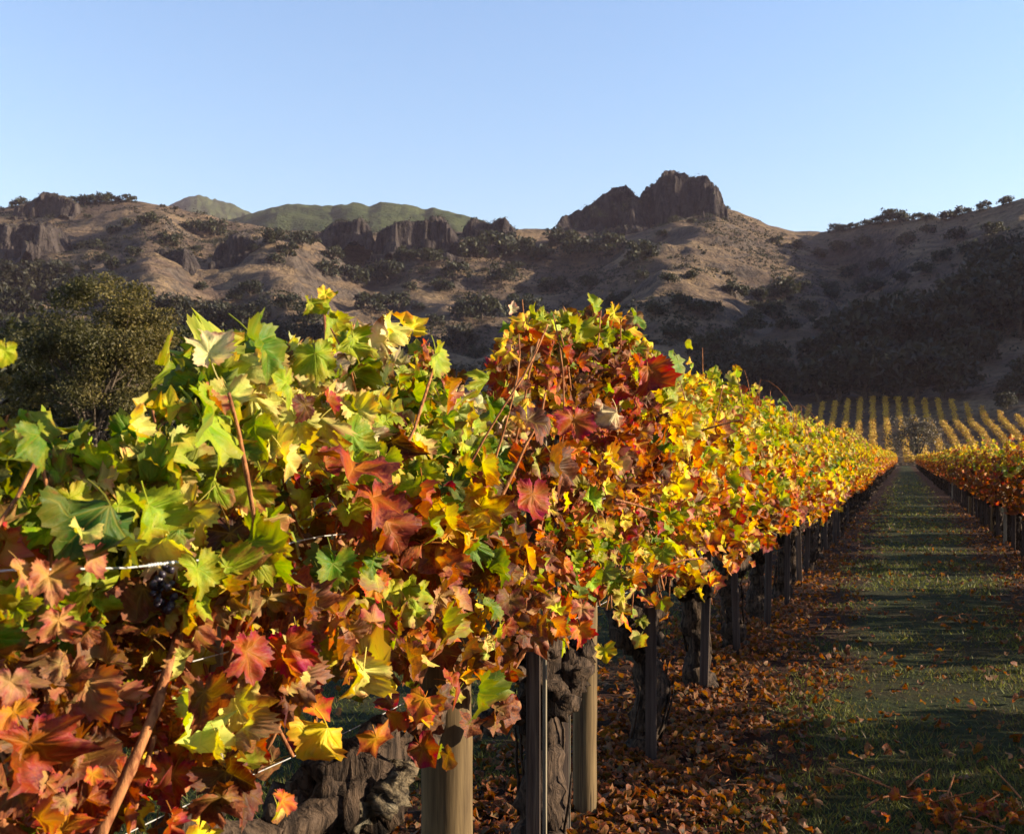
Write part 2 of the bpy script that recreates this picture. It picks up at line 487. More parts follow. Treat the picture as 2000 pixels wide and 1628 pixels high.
SKY_U = [-1500, -600, -200, 0, 50, 130, 240, 340, 450, 550, 650, 750, 900, 1000, 1085, 1150, 1250, 1320, 1400, 1440, 1500, 1560, 1605, 1650, 1720, 1760, 1850, 1900, 1950, 2000, 2200, 2600, 3400, 5000]
SKY_Y = [640, 520, 430, 410, 400, 392, 386, 399, 428, 444, 452, 455, 452, 450, 452, 446, 430, 418, 402, 412, 438, 449, 451, 441, 424, 422, 421, 408, 398, 391, 366, 320, 300, 420]
DS_U = [-1500, 0, 1000, 1300, 1600, 1750, 2000, 2300, 5000]
DS_D = [600, 690, 700, 740, 760, 700, 610, 540, 400]
def hill_height(u, d, detail=True):
    u = np.asarray(u, float); d = np.asarray(d, float)
    S = np.interp(u, SKY_U, SKY_Y); ds = np.interp(u, DS_U, DS_D)
    t = np.clip((d - 190) / (ds - 190), 0, 1)
    y = 909 + (S - 909) * t ** 0.78
    h = HC + (HOR - y) / F * d
    hs = HC + (HOR - S) / F * ds
    h = np.where(d > ds, hs - 0.22 * (d - ds), h)
    mask = smooth(0.12, 0.45, t) * (1 - smooth(0.86, 1.0, t))
    # the spur that comes down from the crag: shade on its left, sun on its right
    h = h + mask * 13 * np.exp(-((u - 1400 - (d - 740) * 0.25) / 130.0) ** 2)
    h = h - mask * 11 * np.exp(-((u - 1080 - (d - 740) * 0.3) / 130.0) ** 2)
    h = h + mask * 11 * np.exp(-((u - 540 + (d - 700) * 0.1) / 90.0) ** 2)
    h = h - mask * 12 * np.exp(-((u - 700) / 90.0) ** 2)
    h = h + mask * 9 * np.exp(-((u - 300) / 60.0) ** 2)
    h = h - mask * 20 * np.exp(-((u - 1690 + (d - 600) * 0.12) / 70.0) ** 2)
    # low spur running down to the left in front of the gully
    r = (u - 1000) / F * d
    ridge_d = 380 + (r - 90) * 0.9
    top = np.interp(r, [20, 60, 125, 150, 220], [4, 27, 56, 66, 80])
    h = np.maximum(h, top - 0.55 * np.abs(d - ridge_d))
    # the near hill at the right-hand side and beyond the frame
    r0 = np.interp(d, [250, 275, 330, 380, 500, 600, 700], [105, 80, 50, 28, 0, -33, 0])
    cap = np.interp(d, [230, 300, 420, 560, 680, 800], [30, 120, 200, 205, 170, 120])
    zr = 0.46 * np.maximum(r - r0, 0) * smooth(238, 285, d)
    zr = cap * (1 - np.exp(-zr / np.maximum(cap, 1)))
    zr = zr + np.minimum(0.42 * np.maximum(r - 1050.0 / F * d, 0), 30 + 170 * (1 - smooth(310, 400, d))) * smooth(234, 256, d) * (1 - smooth(560, 680, d))  # extra unseen rise past the frame edge, steepened to shade the wood
    h = np.where(u > 1620, np.maximum(h, zr), h)
    if detail:
        X, Y = ud_to_world(u, d)
        k = smooth(0.02, 0.3, t)
        edge = 1 - 0.75 * smooth(0.85, 1.0, t)
        n = fbm(X / 75, Y / 75, None, 3, 4)
        rid = 1 - np.abs(fbm(X / 55, Y / 120, None, 9, 3))
        h = h + k * edge * (n * 6.5 + (rid - 0.6) * 7.0 + fbm(X / 30, Y / 30, None, 23, 2) * 2.6 + fbm(X / 12, Y / 12, None, 21, 3) * 1.3)
        # broken, step-like ledges
        led = np.abs(((h + 3 * fbm(X / 40, Y / 40, None, 5, 2)) / 11.0) % 1.0 - 0.5)
        h = h + k * edge * 3.0 * (led - 0.25)
    return np.where(d < 195, np.minimum(h, -0.6), h - 0.6 * (1 - smooth(195, 225, d)))

uu = np.concatenate([np.linspace(-1500, -150, 40, endpoint=False), np.linspace(-150, 2150, 420), np.linspace(2160, 5000, 90)])
dd = np.concatenate([np.linspace(188, 300, 34, endpoint=False), np.linspace(300, 760, 170, endpoint=False), np.linspace(760, 1150, 24)])
UU, DD = np.meshgrid(uu, dd)
HH = hill_height(UU, DD)
HX, HY = ud_to_world(UU, DD)
nu, nd = len(uu), len(dd)
i = np.arange(nd - 1)[:, None] * nu; j = np.arange(nu - 1)[None, :]
quads = np.stack([i + j, i + j + 1, i + nu + j + 1, i + nu + j], -1).reshape(-1, 4)
hills = tag(link('hills', mesh_np('hills', np.stack([HX, HY, HH], -1).reshape(-1, 3), [quads], M['hill'], shade=True)), kind='structure')

def hill_point(u, d):
    X, Y = ud_to_world(u, d)
    return Vector((X, Y, float(hill_height(np.array([u]), np.array([d]))[0])))

def far_ridge(name, prof, d0, thick, mat, seed, rough):
    us = np.linspace(prof[0][0], prof[-1][0], 240)
    ys = np.interp(us, [p[0] for p in prof], [p[1] for p in prof])
    ts = np.linspace(0, 1, 40)
    U, T = np.meshgrid(us, ts)
    Yp = np.repeat(ys[None, :], len(ts), 0)
    D = d0 - thick * (1 - T)
    X, Y = ud_to_world(U, D)
    top = HC + (HOR - Yp) / F * d0
    Z = top * (D / d0) * (0.45 + 0.55 * np.sin(T * math.pi / 2))
    Z = Z + rough * fbm(X / 160, Y / 160, None, seed, 5, 0.6) * (0.3 + 0.7 * (1 - T)) + rough * 0.28 * fbm(X / 30, Y / 30, None, seed + 3, 3, 0.6)
    n = len(us)
    i = np.arange(len(ts) - 1)[:, None] * n; j = np.arange(n - 1)[None, :]
    q = np.stack([i + j, i + j + 1, i + n + j + 1, i + n + j], -1).reshape(-1, 4)
    return tag(link(name, mesh_np(name, np.stack([X, Y, Z], -1).reshape(-1, 3), [q], mat, shade=True)), kind='structure')
far_ridge('hill', [(380, 470), (440, 430), (480, 414), (530, 402), (590, 400), (650, 405), (668, 398), (690, 395), (720, 400), (745, 397), (790, 402), (815, 408), (830, 414), (850, 410), (880, 417), (920, 428), (960, 440), (1060, 470)], 1500, 520, M['green_hill'], 4, 10)
far_ridge('hill', [(280, 430), (340, 402), (365, 391), (385, 389), (410, 393), (440, 399), (470, 410), (520, 425), (640, 470)], 2500, 700, M['green_hill'], 8, 16)

# rock outcrops
SKIRT = []
def outcrop(prof, base_y, d, depth_m, label, seed, col_freq=0.12, group=None, nr=90, nd_=44):
    u0, u1 = prof[0][0], prof[-1][0]
    rs = np.linspace((u0 - 1000) / F * d, (u1 - 1000) / F * d, nr)
    ds_ = np.linspace(-0.75, 0.85, nd_) * depth_m
    Rr, Dd = np.meshgrid(rs, ds_)
    jx = fbm(Rr * col_freq * 0.9, Dd * col_freq * 0.9, None, seed, 4) * depth_m * 0.16
    jd = fbm(Rr * col_freq * 0.42, Dd * 0.02, None, seed + 5, 5, 0.58) * depth_m * 0.18
    us = 1000 + F * (Rr + jx * 0.3) / d
    yt = np.interp(us, [p[0] for p in prof], [p[1] for p in prof])
    top = HC + (HOR - yt) / F * d
    zb = HC + (HOR - base_y) / F * d
    q_ = np.abs(Dd + jd) / depth_m
    # three broken tiers, the lower ones further out, each with a sloping shelf
    t1 = smooth(0.42, 0.30, q_); t2 = smooth(0.55, 0.44, q_ + 0.12 * fbm(Rr * 0.11, Dd * 0.11, None, seed + 2, 3)); t3 = smooth(0.74, 0.58, q_ + 0.10 * fbm(Rr * 0.16, Dd * 0.16, None, seed + 3, 3))
    crown_ = 1 - 0.12 * np.clip(q_ / 0.34, 0, 1.2) ** 2
    side = smooth(0, 0.05, (Rr - rs[0]) / (rs[-1] - rs[0])) * smooth(0, 0.05, (rs[-1] - Rr) / (rs[-1] - rs[0]))
    k = np.clip(0.40 * t1 + 0.32 * t2 + 0.28 * t3, 0, 1) * crown_ * side
    blk = np.floor(fbm(Rr * col_freq * 1.1 + 3, Dd * col_freq * 1.1, None, seed + 11, 2) * 3.2) / 3.2
    Z = zb - 9 + (top - zb + 9) * k + (blk * 0.045 + fbm(Rr * 0.30, Dd * 0.30, None, seed + 9, 4, 0.65) * 0.07) * (top - zb) * np.clip(k * 2, 0, 1)
    Z = np.minimum(Z, top + 0.6)
    dfull = d + Dd
    X = Rr * CS - dfull * SN; Y = Rr * SN + dfull * CS
    n = nr
    i = np.arange(nd_ - 1)[:, None] * n; j = np.arange(n - 1)[None, :]
    q = np.stack([i + j, i + j + 1, i + n + j + 1, i + n + j], -1).reshape(-1, 4)
    cx, cy = X.mean(), Y.mean()
    V = np.stack([X - cx, Y - cy, Z - zb], -1).reshape(-1, 3)
    SKIRT.append((X[2:nd_ * 5 // 8, 4:-4], Y[2:nd_ * 5 // 8, 4:-4], Z[2:nd_ * 5 // 8, 4:-4]))
    o = link('rock_outcrop', mesh_np('rock_outcrop', V, [q], M['rock']))
    o.location = (cx, cy, zb)
    return tag(o, label, 'rock', group)

CRAG = [(1070, 462), (1085, 448), (1098, 432), (1118, 424), (1136, 413), (1150, 404), (1165, 396), (1180, 384), (1192, 380), (1204, 368), (1216, 366), (1228, 374), (1240, 383), (1250, 388), (1256, 376), (1264, 359), (1276, 355), (1290, 345), (1305, 342), (1320, 348), (1338, 347), (1352, 353), (1366, 354), (1376, 360), (1384, 372), (1390, 388), (1398, 402), (1408, 425), (1420, 450)]
outcrop(CRAG, 470, 735, 62, 'great dark crag with a flat top crowning the hill', 31, 0.09, nr=190, nd_=80)
outcrop([(30, 412), (60, 398), (76, 384), (88, 376), (104, 377), (120, 388), (136, 386), (150, 396), (165, 405)], 415, 672, 22, 'small blocky crag on the skyline above the left hillside', 5, 0.2)
outcrop([(-70, 470), (-30, 446), (0, 444), (20, 440), (45, 446), (66, 441), (90, 442), (112, 440), (122, 460), (132, 490), (145, 515)], 512, 560, 36, 'fluted cliff face low on the hillside at the left edge', 6, 0.16)
outcrop([(415, 505), (430, 480), (446, 468), (455, 456), (478, 453), (490, 468), (505, 490), (520, 500), (538, 522)], 522, 545, 26, 'pointed outcrop with a long pale skirt of broken rock', 7, 0.16)
outcrop([(285, 520), (305, 500), (330, 486), (352, 494), (372, 488), (386, 510), (395, 525)], 524, 530, 22, 'low broad outcrop in shade between two hillside cliffs', 8, 0.18)
outcrop([(612, 470), (630, 452), (650, 436), (668, 430), (690, 434), (705, 428), (722, 445), (735, 468)], 470, 655, 26, 'twin-humped outcrop below the green hill', 9, 0.16)
outcrop([(725, 490), (740, 450), (770, 442), (800, 436), (830, 432), (846, 425), (862, 424), (874, 438), (890, 452), (905, 480), (915, 496)], 498, 650, 36, 'wide fluted rock wall with a square tower on it', 10, 0.14, nr=120)
outcrop([(900, 452), (915, 438), (925, 428), (938, 434), (960, 440), (975, 429), (988, 427), (996, 440), (1012, 452)], 455, 690, 20, 'jagged little teeth of rock on the saddle', 12, 0.2)

# ------------------------------------------------------------------ trees
def leaf_cards(P, size, seed, tint, var=0.35, tri=False, up=0.0):
    """One small folded blade at each point of P; returns verts, quads, colours."""
    rng = np.random.default_rng(seed)
    n = len(P)
    a = rng.normal(size=(n, 3)); a /= np.linalg.norm(a, axis=1)[:, None]
    b = rng.normal(size=(n, 3)); b[:, 2] += up; b = np.cross(a, b); b /= np.linalg.norm(b, axis=1)[:, None] + 1e-9
    s = size * (0.6 + 0.8 * rng.random(n))[:, None]
    c = np.cross(a, b)
    V = np.stack([P - a * s, P + b * s * 0.55 + c * s * 0.15, P + a * s, P - b * s * 0.55 + c * s * 0.15], 1).reshape(-1, 3)
    Q = np.arange(4 * n).reshape(-1, 4)
    t = np.asarray(tint, float)
    if t.ndim == 1: t = np.repeat(t[None, :], n, 0)
    k = np.exp(rng.normal(size=n) * var)[:, None]
    colr = np.concatenate([np.clip(t * k, 0, 0.9), np.ones((n, 1))], 1)
    return V, Q, np.repeat(colr, 4, 0)

def crown_points(seed, n_clump, per, rx, ry, rz, clump_r, hollow=0.45, lump=0.25):
    rng = np.random.default_rng(seed)
    D = rng.normal(size=(n_clump, 3)); D /= np.linalg.norm(D, axis=1)[:, None]
    D[:, 2] = np.where(D[:, 2] < -0.45, -D[:, 2] * 0.6, D[:, 2])
    rad = hollow + (1 - hollow) * rng.random(n_clump) ** 0.6
    rad *= 1 + lump * vnoise(D[:, 0] * 1.7 + seed, D[:, 1] * 1.7, D[:, 2] * 1.7, seed)
    C = D * rad[:, None] * np.array([rx, ry, rz])
    pts = []
    for q in range(n_clump):
        m = int(per * rng.uniform(0.6, 1.4))
        e = rng.normal(size=(m, 3)); e /= np.linalg.norm(e, axis=1)[:, None]
        e *= (rng.random(m) ** 0.45)[:, None] * clump_r * rng.uniform(0.65, 1.3) * np.array([1.15, 1.15, 0.75])
        pts.append(C[q] + e)
    return np.concatenate(pts), C

def tree_meshes(seed, h, rx, rz, n_clump, per, clump_r, leaf, tint, tint2=None, crown_c=None, mat='far_leaf', limbs=6, trunk_r=None, hollow=0.45, limb_sides=6, bare=0.0):
    rng = np.random.default_rng(seed)
    cz = crown_c if crown_c else h - rz
    P, C = crown_points(seed, n_clump, per, rx, rx * rng.uniform(0.85, 1.1), rz, clump_r, hollow)
    P = P + np.array([0, 0, cz])
    P = P[P[:, 2] > 0.05 * h]
    t = np.asarray(tint, float)
    if tint2 is not None:
        w = smooth(-0.3, 0.5, fbm(P[:, 0] / rx * 1.6 + seed, P[:, 1] / rx * 1.6, P[:, 2] / rx * 1.6, seed, 2))
        t = t[None, :] * (1 - w[:, None]) + np.asarray(tint2)[None, :] * w[:, None]
    V, Q, colr = leaf_cards(P, leaf, seed + 1, t)
    crown = mesh_np('crown', V, [Q], M[mat], col=colr)
    tr = MB()
    R = trunk_r or 0.035 * h
    zt = cz - rz * 0.25
    n = 7
    px = np.cumsum(rng.normal(size=n) * 0.03 * h) * 0.4; py = np.cumsum(rng.normal(size=n) * 0.03 * h) * 0.4
    trunk = np.stack([px - px[0], py - py[0], np.linspace(-0.15, zt, n)], -1)
    tr.tube(trunk, R * np.linspace(1.25, 0.6, n), 8, 0.15, seed)
    order = rng.permutation(len(C))[:limbs]
    for q in order:
        e = C[q] + np.array([0, 0, cz])
        s = trunk[rng.integers(3, n)]
        mid = (s + e) / 2 + rng.normal(size=3) * 0.07 * rx + np.array([0, 0, 0.06 * rx])
        tt = np.linspace(0, 1, 6)[:, None]
        pts = (1 - tt) ** 2 * s + 2 * tt * (1 - tt) * mid + tt ** 2 * e
        tr.tube(pts, R * np.linspace(0.42, 0.07, 6), limb_sides, 0.1, seed + q)
    return crown, tr.mesh('trunk', M['tree_bark'], True)

UNITS = ['', 'first', 'second', 'third', 'fourth', 'fifth', 'sixth', 'seventh', 'eighth', 'ninth', 'tenth', 'eleventh', 'twelfth', 'thirteenth', 'fourteenth', 'fifteenth', 'sixteenth', 'seventeenth', 'eighteenth', 'nineteenth', 'twentieth']
TENS = {2: 'twenty', 3: 'thirty', 4: 'forty', 5: 'fifty', 6: 'sixty', 7: 'seventy', 8: 'eighty', 9: 'ninety'}
def ordinal(n):
    if n <= 20: return UNITS[n]
    t, u = divmod(n, 10)
    return TENS[t] + ('-' + UNITS[u] if u else 'th') if u else TENS[t][:-1] + 'ieth'
BUCKET = {}
def number_labels():
    """Things of one bucket are told apart by their order from the left."""
    for fmt, lst in BUCKET.items():
        lst.sort(key=lambda t: t[0])
        for q, (px, o) in enumerate(lst):
            o['label'] = fmt % ordinal(q + 1)
def bucket(fmt, px, o):
    BUCKET.setdefault(fmt, []).append((px, o))
def slope_words(u, y):
    side = 'below the great crag' if 1050 < u < 1560 else ('on the right slope' if u >= 1560 else ('on the left slope' if u < 560 else 'on the middle slope'))
    return side, ('upper' if y < 490 else ('middle' if y < 560 else 'lower'))

def put_tree(name, meshes, loc, label, group=None, s=1.0, rz=None, cat='tree', sz=None):
    o = empty(name, loc, random.uniform(0, 6.28) if rz is None else rz)
    o.scale = (s, s, sz if sz else s)
    link('crown', meshes[0], o); link('trunk', meshes[1], o)
    return tag(o, label, cat, group)

# hillside oaks: six crowns shared by all
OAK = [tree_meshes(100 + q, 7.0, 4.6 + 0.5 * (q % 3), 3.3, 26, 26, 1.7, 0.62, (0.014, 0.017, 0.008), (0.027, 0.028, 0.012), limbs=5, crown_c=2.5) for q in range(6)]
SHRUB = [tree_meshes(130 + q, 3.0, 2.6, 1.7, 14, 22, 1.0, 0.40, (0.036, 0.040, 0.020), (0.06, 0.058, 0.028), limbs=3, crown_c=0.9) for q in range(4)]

oak_spots = []
rng = np.random.default_rng(77)
# oaks the photograph shows singly: (px, py, crown width in px)
NAMED = [(725, 595, 60), (780, 590, 46), (1435, 568, 46), (1530, 572, 66), (1485, 578, 40), (1365, 605, 40), (1392, 602, 34), (1512, 610, 48), (1305, 545, 32), (1350, 540, 28),
         (1200, 590, 40), (1150, 555, 40), (1080, 560, 50), (1020, 600, 60), (940, 600, 70), (905, 610, 55), (860, 560, 44), (755, 540, 60), (690, 540, 50), (640, 530, 46),
         (490, 565, 44), (455, 580, 30), (395, 560, 28), (430, 610, 40), (560, 590, 44), (600, 620, 50), (220, 550, 40), (222, 520, 34), (170, 525, 30), (260, 495, 30),
         (330, 470, 40), (420, 450, 46), (380, 445, 40), (290, 430, 36), (540, 470, 50), (590, 475, 46), (560, 500, 40), (960, 485, 70), (1010, 480, 60), (920, 490, 60),
         (1060, 500, 50), (1130, 490, 60), (1190, 480, 66), (1250, 495, 54), (1100, 470, 60), (1560, 480, 40), (1600, 500, 50), (1640, 490, 60), (1660, 530, 60), (1700, 560, 66),
         (1720, 520, 60), (1690, 480, 60), (1760, 545, 54), (1800, 530, 56), (1840, 500, 60), (1900, 490, 60), (1870, 460, 60), (1770, 470, 60), (1810, 450, 50), (1940, 450, 60),
         (1620, 560, 50), (1580, 600, 50), (1610, 640, 60), (1660, 620, 56), (1540, 640, 40), (1470, 640, 50), (1420, 660, 60), (1380, 680, 60), (1320, 650, 50), (1280, 610, 40),
         (1240, 640, 46), (1330, 590, 36), (1570, 560, 40), (1625, 575, 50), (700, 470, 50), (650, 500, 40), (790, 500, 44), (840, 510, 46), (890, 530, 50), (980, 540, 54)]
def find_depth(u, y, lo=215, hi=780):
    ds_ = np.linspace(lo, hi, 240)
    hh = hill_height(np.full_like(ds_, u), ds_)
    yy = HOR - (hh - HC) / ds_ * F
    ok = np.where(yy <= y)[0]
    return float(ds_[ok[0]]) if len(ok) else None
n_oak = 0
for (x, y, w) in NAMED:
    if x >= 1560: w = w * 0.62
    d = find_depth(x, y + w * 0.3)
    if d is None: continue
    q = n_oak % 6
    s = w * d / F / 9.6 * 1.12
    sd_, bd_ = slope_words(x, y)
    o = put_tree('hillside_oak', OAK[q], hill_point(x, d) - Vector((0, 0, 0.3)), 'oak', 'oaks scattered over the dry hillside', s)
    bucket('%s from the left of the large oaks ' + sd_ + ', ' + bd_ + ' part', x, o)
    n_oak += 1
tries = 0
while n_oak < 215 and tries < 4000:
    tries += 1
    u = rng.uniform(-60, 2060); d = rng.uniform(300, 735)
    X, Y = ud_to_world(u, d)
    dens = fbm(X / 90, Y / 90, None, 40, 3)
    if dens < 0.05 + rng.normal() * 0.3 or (u > 1600 and rng.random() < 0.75): continue
    hp_ = hill_point(u, d); sd_, bd_ = slope_words(u, HOR - (hp_.z - HC) / d * F)
    o = put_tree('hillside_oak', OAK[n_oak % 6], hill_point(u, d) - Vector((0, 0, 0.3)), 'oak', 'oaks scattered over the dry hillside', rng.uniform(0.35, 0.9))
    bucket('%s from the left of the small oaks ' + sd_ + ', ' + bd_ + ' part', u, o)
    n_oak += 1
# skyline trees at the right
for x, w in [(1632, 26), (1650, 24), (1668, 22), (1690, 24), (1715, 26), (1728, 34), (1745, 40), (1760, 34), (1794, 26), (1816, 22), (1850, 34), (1880, 30), (1920, 30), (1965, 28)]:
    d = float(np.interp(x, DS_U, DS_D)) - 6
    p = hill_point(x, d)
    o = put_tree('ridge_tree', OAK[x % 6], p - Vector((0, 0, 0.5)), 'tree standing out against the sky on the right-hand ridge', 'trees along the right-hand skyline', w * d / F / 9.6 * 1.05)
    bucket('%s tree from the left against the sky on the right-hand ridge', x, o)
for x, w in [(30, 26), (45, 30), (150, 30), (165, 28), (185, 30), (205, 34), (232, 22), (252, 28), (318, 12), (343, 12)]:
    d = float(np.interp(x, DS_U, DS_D)) - 5
    o = put_tree('ridge_tree', OAK[x % 6], hill_point(x, d) - Vector((0, 0, 0.5)), 'tree standing out against the sky on the left-hand ridge', 'trees along the left-hand skyline', w * d / F / 9.6)
    bucket('%s tree from the left against the sky on the left-hand ridge', x, o)
for x, y, w, dz in [(1325, 345, 14, 0), (1275, 356, 12, 0), (1300, 343, 10, 0), (1398, 398, 13, 0), (1420, 402, 15, 0)]:
    d = 730
    o = put_tree('crag_bush', SHRUB[x % 4], at(x, y + 8, d), 'small bush rooted on top of the great crag' if x < 1390 else 'small bush on the shoulder beside the great crag', 'bushes on the crag', w * d / F / 5.2)
    bucket('%s bush from the left on ' + ('top of the great crag' if x < 1390 else 'the shoulder right of the great crag'), x, o)

# uncountable scrub over the slopes
n_s = 26000
u = rng.uniform(-120, 2120, n_s); d = rng.uniform(290, 745, n_s)
X, Y = ud_to_world(u, d)
dens = fbm(X / 70, Y / 70, None, 61, 4) + 0.4 * fbm(X / 18, Y / 18, None, 63, 2)
keep = (dens > -0.05) & ((u < 1600) | (rng.random(n_s) < 0.45))
u, d, X, Y = u[keep], d[keep], X[keep], Y[keep]
Z = hill_height(u, d)
P, sz = [], []
for q in range(len(u)):
    m = int(rng.integers(7, 15)); R = 0.35 + 1.9 * rng.random() ** 2.5
    e = rng.normal(size=(m, 3)) * R * np.array([0.75, 0.75, 0.33]) + np.array([0, 0, 0.45 * R + 0.3])
    P.append(np.array([X[q], Y[q], Z[q]]) + e)
P = np.concatenate(P)
ex = []
for (ua, ya, ub, yb, dm_, cnt) in [(1088, 456, 1180, 400, 716, 26), (1150, 428, 1250, 396, 712, 26), (1180, 470, 1330, 440, 700, 22), (1268, 366, 1372, 362, 734, 18), (1110, 470, 1240, 450, 700, 22), (1405, 420, 1480, 445, 728, 14), (620, 440, 720, 440, 645, 10), (740, 445, 880, 440, 640, 12)]:
    for q in range(cnt):
        t_ = rng.random(); R = rng.uniform(0.8, 2.0)
        c_ = np.array(at(ua + (ub - ua) * t_, ya + (yb - ya) * t_ + rng.normal() * 6, dm_ + rng.normal() * 5))
        ex.append(c_ + rng.normal(size=(14, 3)) * R * np.array([0.8, 0.8, 0.5]))
for (sx1, sy1, sz1) in SKIRT:
    pick = rng.choice(sx1.size, 260 if sx1.size > 5000 else 90, replace=False)
    for q in pick:
        R = rng.uniform(0.5, 1.5)
        ex.append(np.array([sx1.ravel()[q], sy1.ravel()[q], sz1.ravel()[q] + 0.2]) + rng.normal(size=(8, 3)) * R * np.array([0.8, 0.8, 0.45]))
P = np.concatenate([P] + ex)
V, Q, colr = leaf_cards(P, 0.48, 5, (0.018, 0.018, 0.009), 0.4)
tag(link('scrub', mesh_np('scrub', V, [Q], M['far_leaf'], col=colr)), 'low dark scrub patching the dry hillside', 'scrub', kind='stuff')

# the wood at the foot of the hill on the right, trees one can tell apart
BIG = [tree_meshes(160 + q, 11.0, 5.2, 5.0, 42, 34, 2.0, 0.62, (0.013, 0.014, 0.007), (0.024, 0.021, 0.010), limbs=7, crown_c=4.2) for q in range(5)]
wood = [(1400, 775, 60, 270), (1430, 770, 70, 275), (1470, 765, 80, 285), (1505, 760, 70, 290), (1540, 770, 66, 280), (1385, 745, 60, 300), (1440, 735, 70, 310), (1500, 730, 70, 320),
        (1600, 785, 90, 285), (1640, 782, 110, 282), (1690, 780, 120, 286), (1740, 778, 120, 290), (1790, 780, 120, 288), (1840, 778, 110, 285), (1620, 740, 100, 305), (1670, 725, 120, 312), (1730, 715, 140, 318), (1790, 720, 130, 315), (1850, 715, 120, 318), (1900, 720, 90, 300),
        (1660, 690, 90, 340), (1720, 680, 100, 345), (1780, 670, 110, 350), (1840, 660, 110, 350), (1900, 650, 110, 345), (1950, 640, 110, 340), (1990, 650, 110, 330), (1880, 620, 100, 365), (1930, 600, 100, 372), (1980, 585, 110, 375), (1940, 560, 90, 400), (1990, 545, 90, 405), (2030, 600, 110, 350), (1990, 780, 60, 262), (1965, 800, 40, 258), (2020, 770, 80, 262)]
for q, (x, y, w, d) in enumerate(wood):
    d2 = find_depth(x, y, 235, 500) or d
    s = w * d2 / F / 10.6 * 1.1
    p = hill_point(x, d2)
    lab = 'dark bushy tree in the shaded wood above the far vine rows' if x >= 1560 and x < 1960 else ('dark bushy tree in the thicket at the foot of the dry slope' if x < 1560 else 'dark tree on the steep bank at the right edge')
    grp = 'trees of the shaded wood' if x >= 1560 and x < 1960 else ('trees of the thicket below the slope' if x < 1560 else 'trees on the right-hand bank')
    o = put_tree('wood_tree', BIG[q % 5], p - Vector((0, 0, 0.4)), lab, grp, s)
    bucket('%s from the left of the ' + ('higher' if y < 700 else 'lower') + ' trees in ' + ('the shaded wood' if 1560 <= x < 1960 else ('the thicket below the slope' if x < 1560 else 'the bank at the right edge')), x, o)
# woods at the left, behind and beside the near olive tree
for q, (x, y, w) in enumerate([(10, 590, 90), (60, 585, 90), (110, 575, 80), (-40, 600, 100), (150, 600, 80), (330, 640, 80), (380, 650, 80), (430, 660, 80), (480, 670, 70), (20, 650, 100), (300, 700, 90), (360, 720, 100), (420, 725, 90), (540, 690, 70), (600, 690, 70), (660, 700, 70), (720, 705, 60), (260, 620, 80), (200, 610, 80), (0, 720, 110), (80, 700, 100), (500, 640, 60), (800, 700, 60), (900, 690, 60)]):
    d2 = find_depth(x, y, 215, 600) or 300
    o = put_tree('valley_oak', BIG[(q + 2) % 5], hill_point(x, d2) - Vector((0, 0, 0.4)), 'dark oak in the woods behind the olive green tree', 'oaks of the left-hand wood', w * d2 / F / 10.6)
    bucket('%s from the left of the ' + ('higher' if y < 645 else 'lower') + ' dark oaks in the left-hand wood', x, o)

number_labels()

# nearer trees at the left, behind the vines
OL = tree_meshes(201, 6.6, 2.55, 2.75, 120, 330, 0.50, 0.050, (0.078, 0.060, 0.015), (0.042, 0.038, 0.013), crown_c=3.7, mat='tree_leaf', limbs=26, trunk_r=0.16, hollow=0.5)
p = at(185, HOR, 34); put_tree('olive_tree', OL, (p.x, p.y, 0), 'olive green tree with a fine sunlit crown behind the vines', rz=0.4, s=1.06)
DK = [tree_meshes(211 + q, 7.0, 3.2, 3.0, 70, 110, 0.8, 0.13, (0.028, 0.030, 0.014), (0.045, 0.042, 0.018), crown_c=3.5, mat='tree_leaf', limbs=14, trunk_r=0.2) for q in range(3)]
for q, (x, dd_, s, lab) in enumerate([(-25, 44, 1.1, 'dark tree at the left edge behind the olive green tree'), (345, 46, 1.12, 'dark tree filling the gap between olive green tree and vines'), (425, 62, 1.32, 'shadowy tree peeping over the vine leaves right of the olive tree'), (130, 60, 0.95, 'dark tree directly behind the olive green tree'), (520, 84, 1.5, 'tree hidden mostly by the vine tops beyond the olive tree'), (265, 58, 1.3, 'tall dark tree behind the right half of the olive green tree')]):
    p = at(x, HOR, dd_); put_tree('dark_tree', DK[q % 3], (p.x, p.y, -0.05), lab, s=s)

# the brushy tree at the end of the path
BT = tree_meshes(231, 7.2, 4.4, 3.6, 60, 60, 0.95, 0.15, (0.115, 0.085, 0.055), (0.085, 0.07, 0.035), crown_c=3.7, limbs=30, trunk_r=0.2, hollow=0.3)
p = at(1792, HOR, 150); put_tree('brush_tree', BT, (p.x, p.y, 0), 'twiggy grey-brown tree at the far end of the grass path')

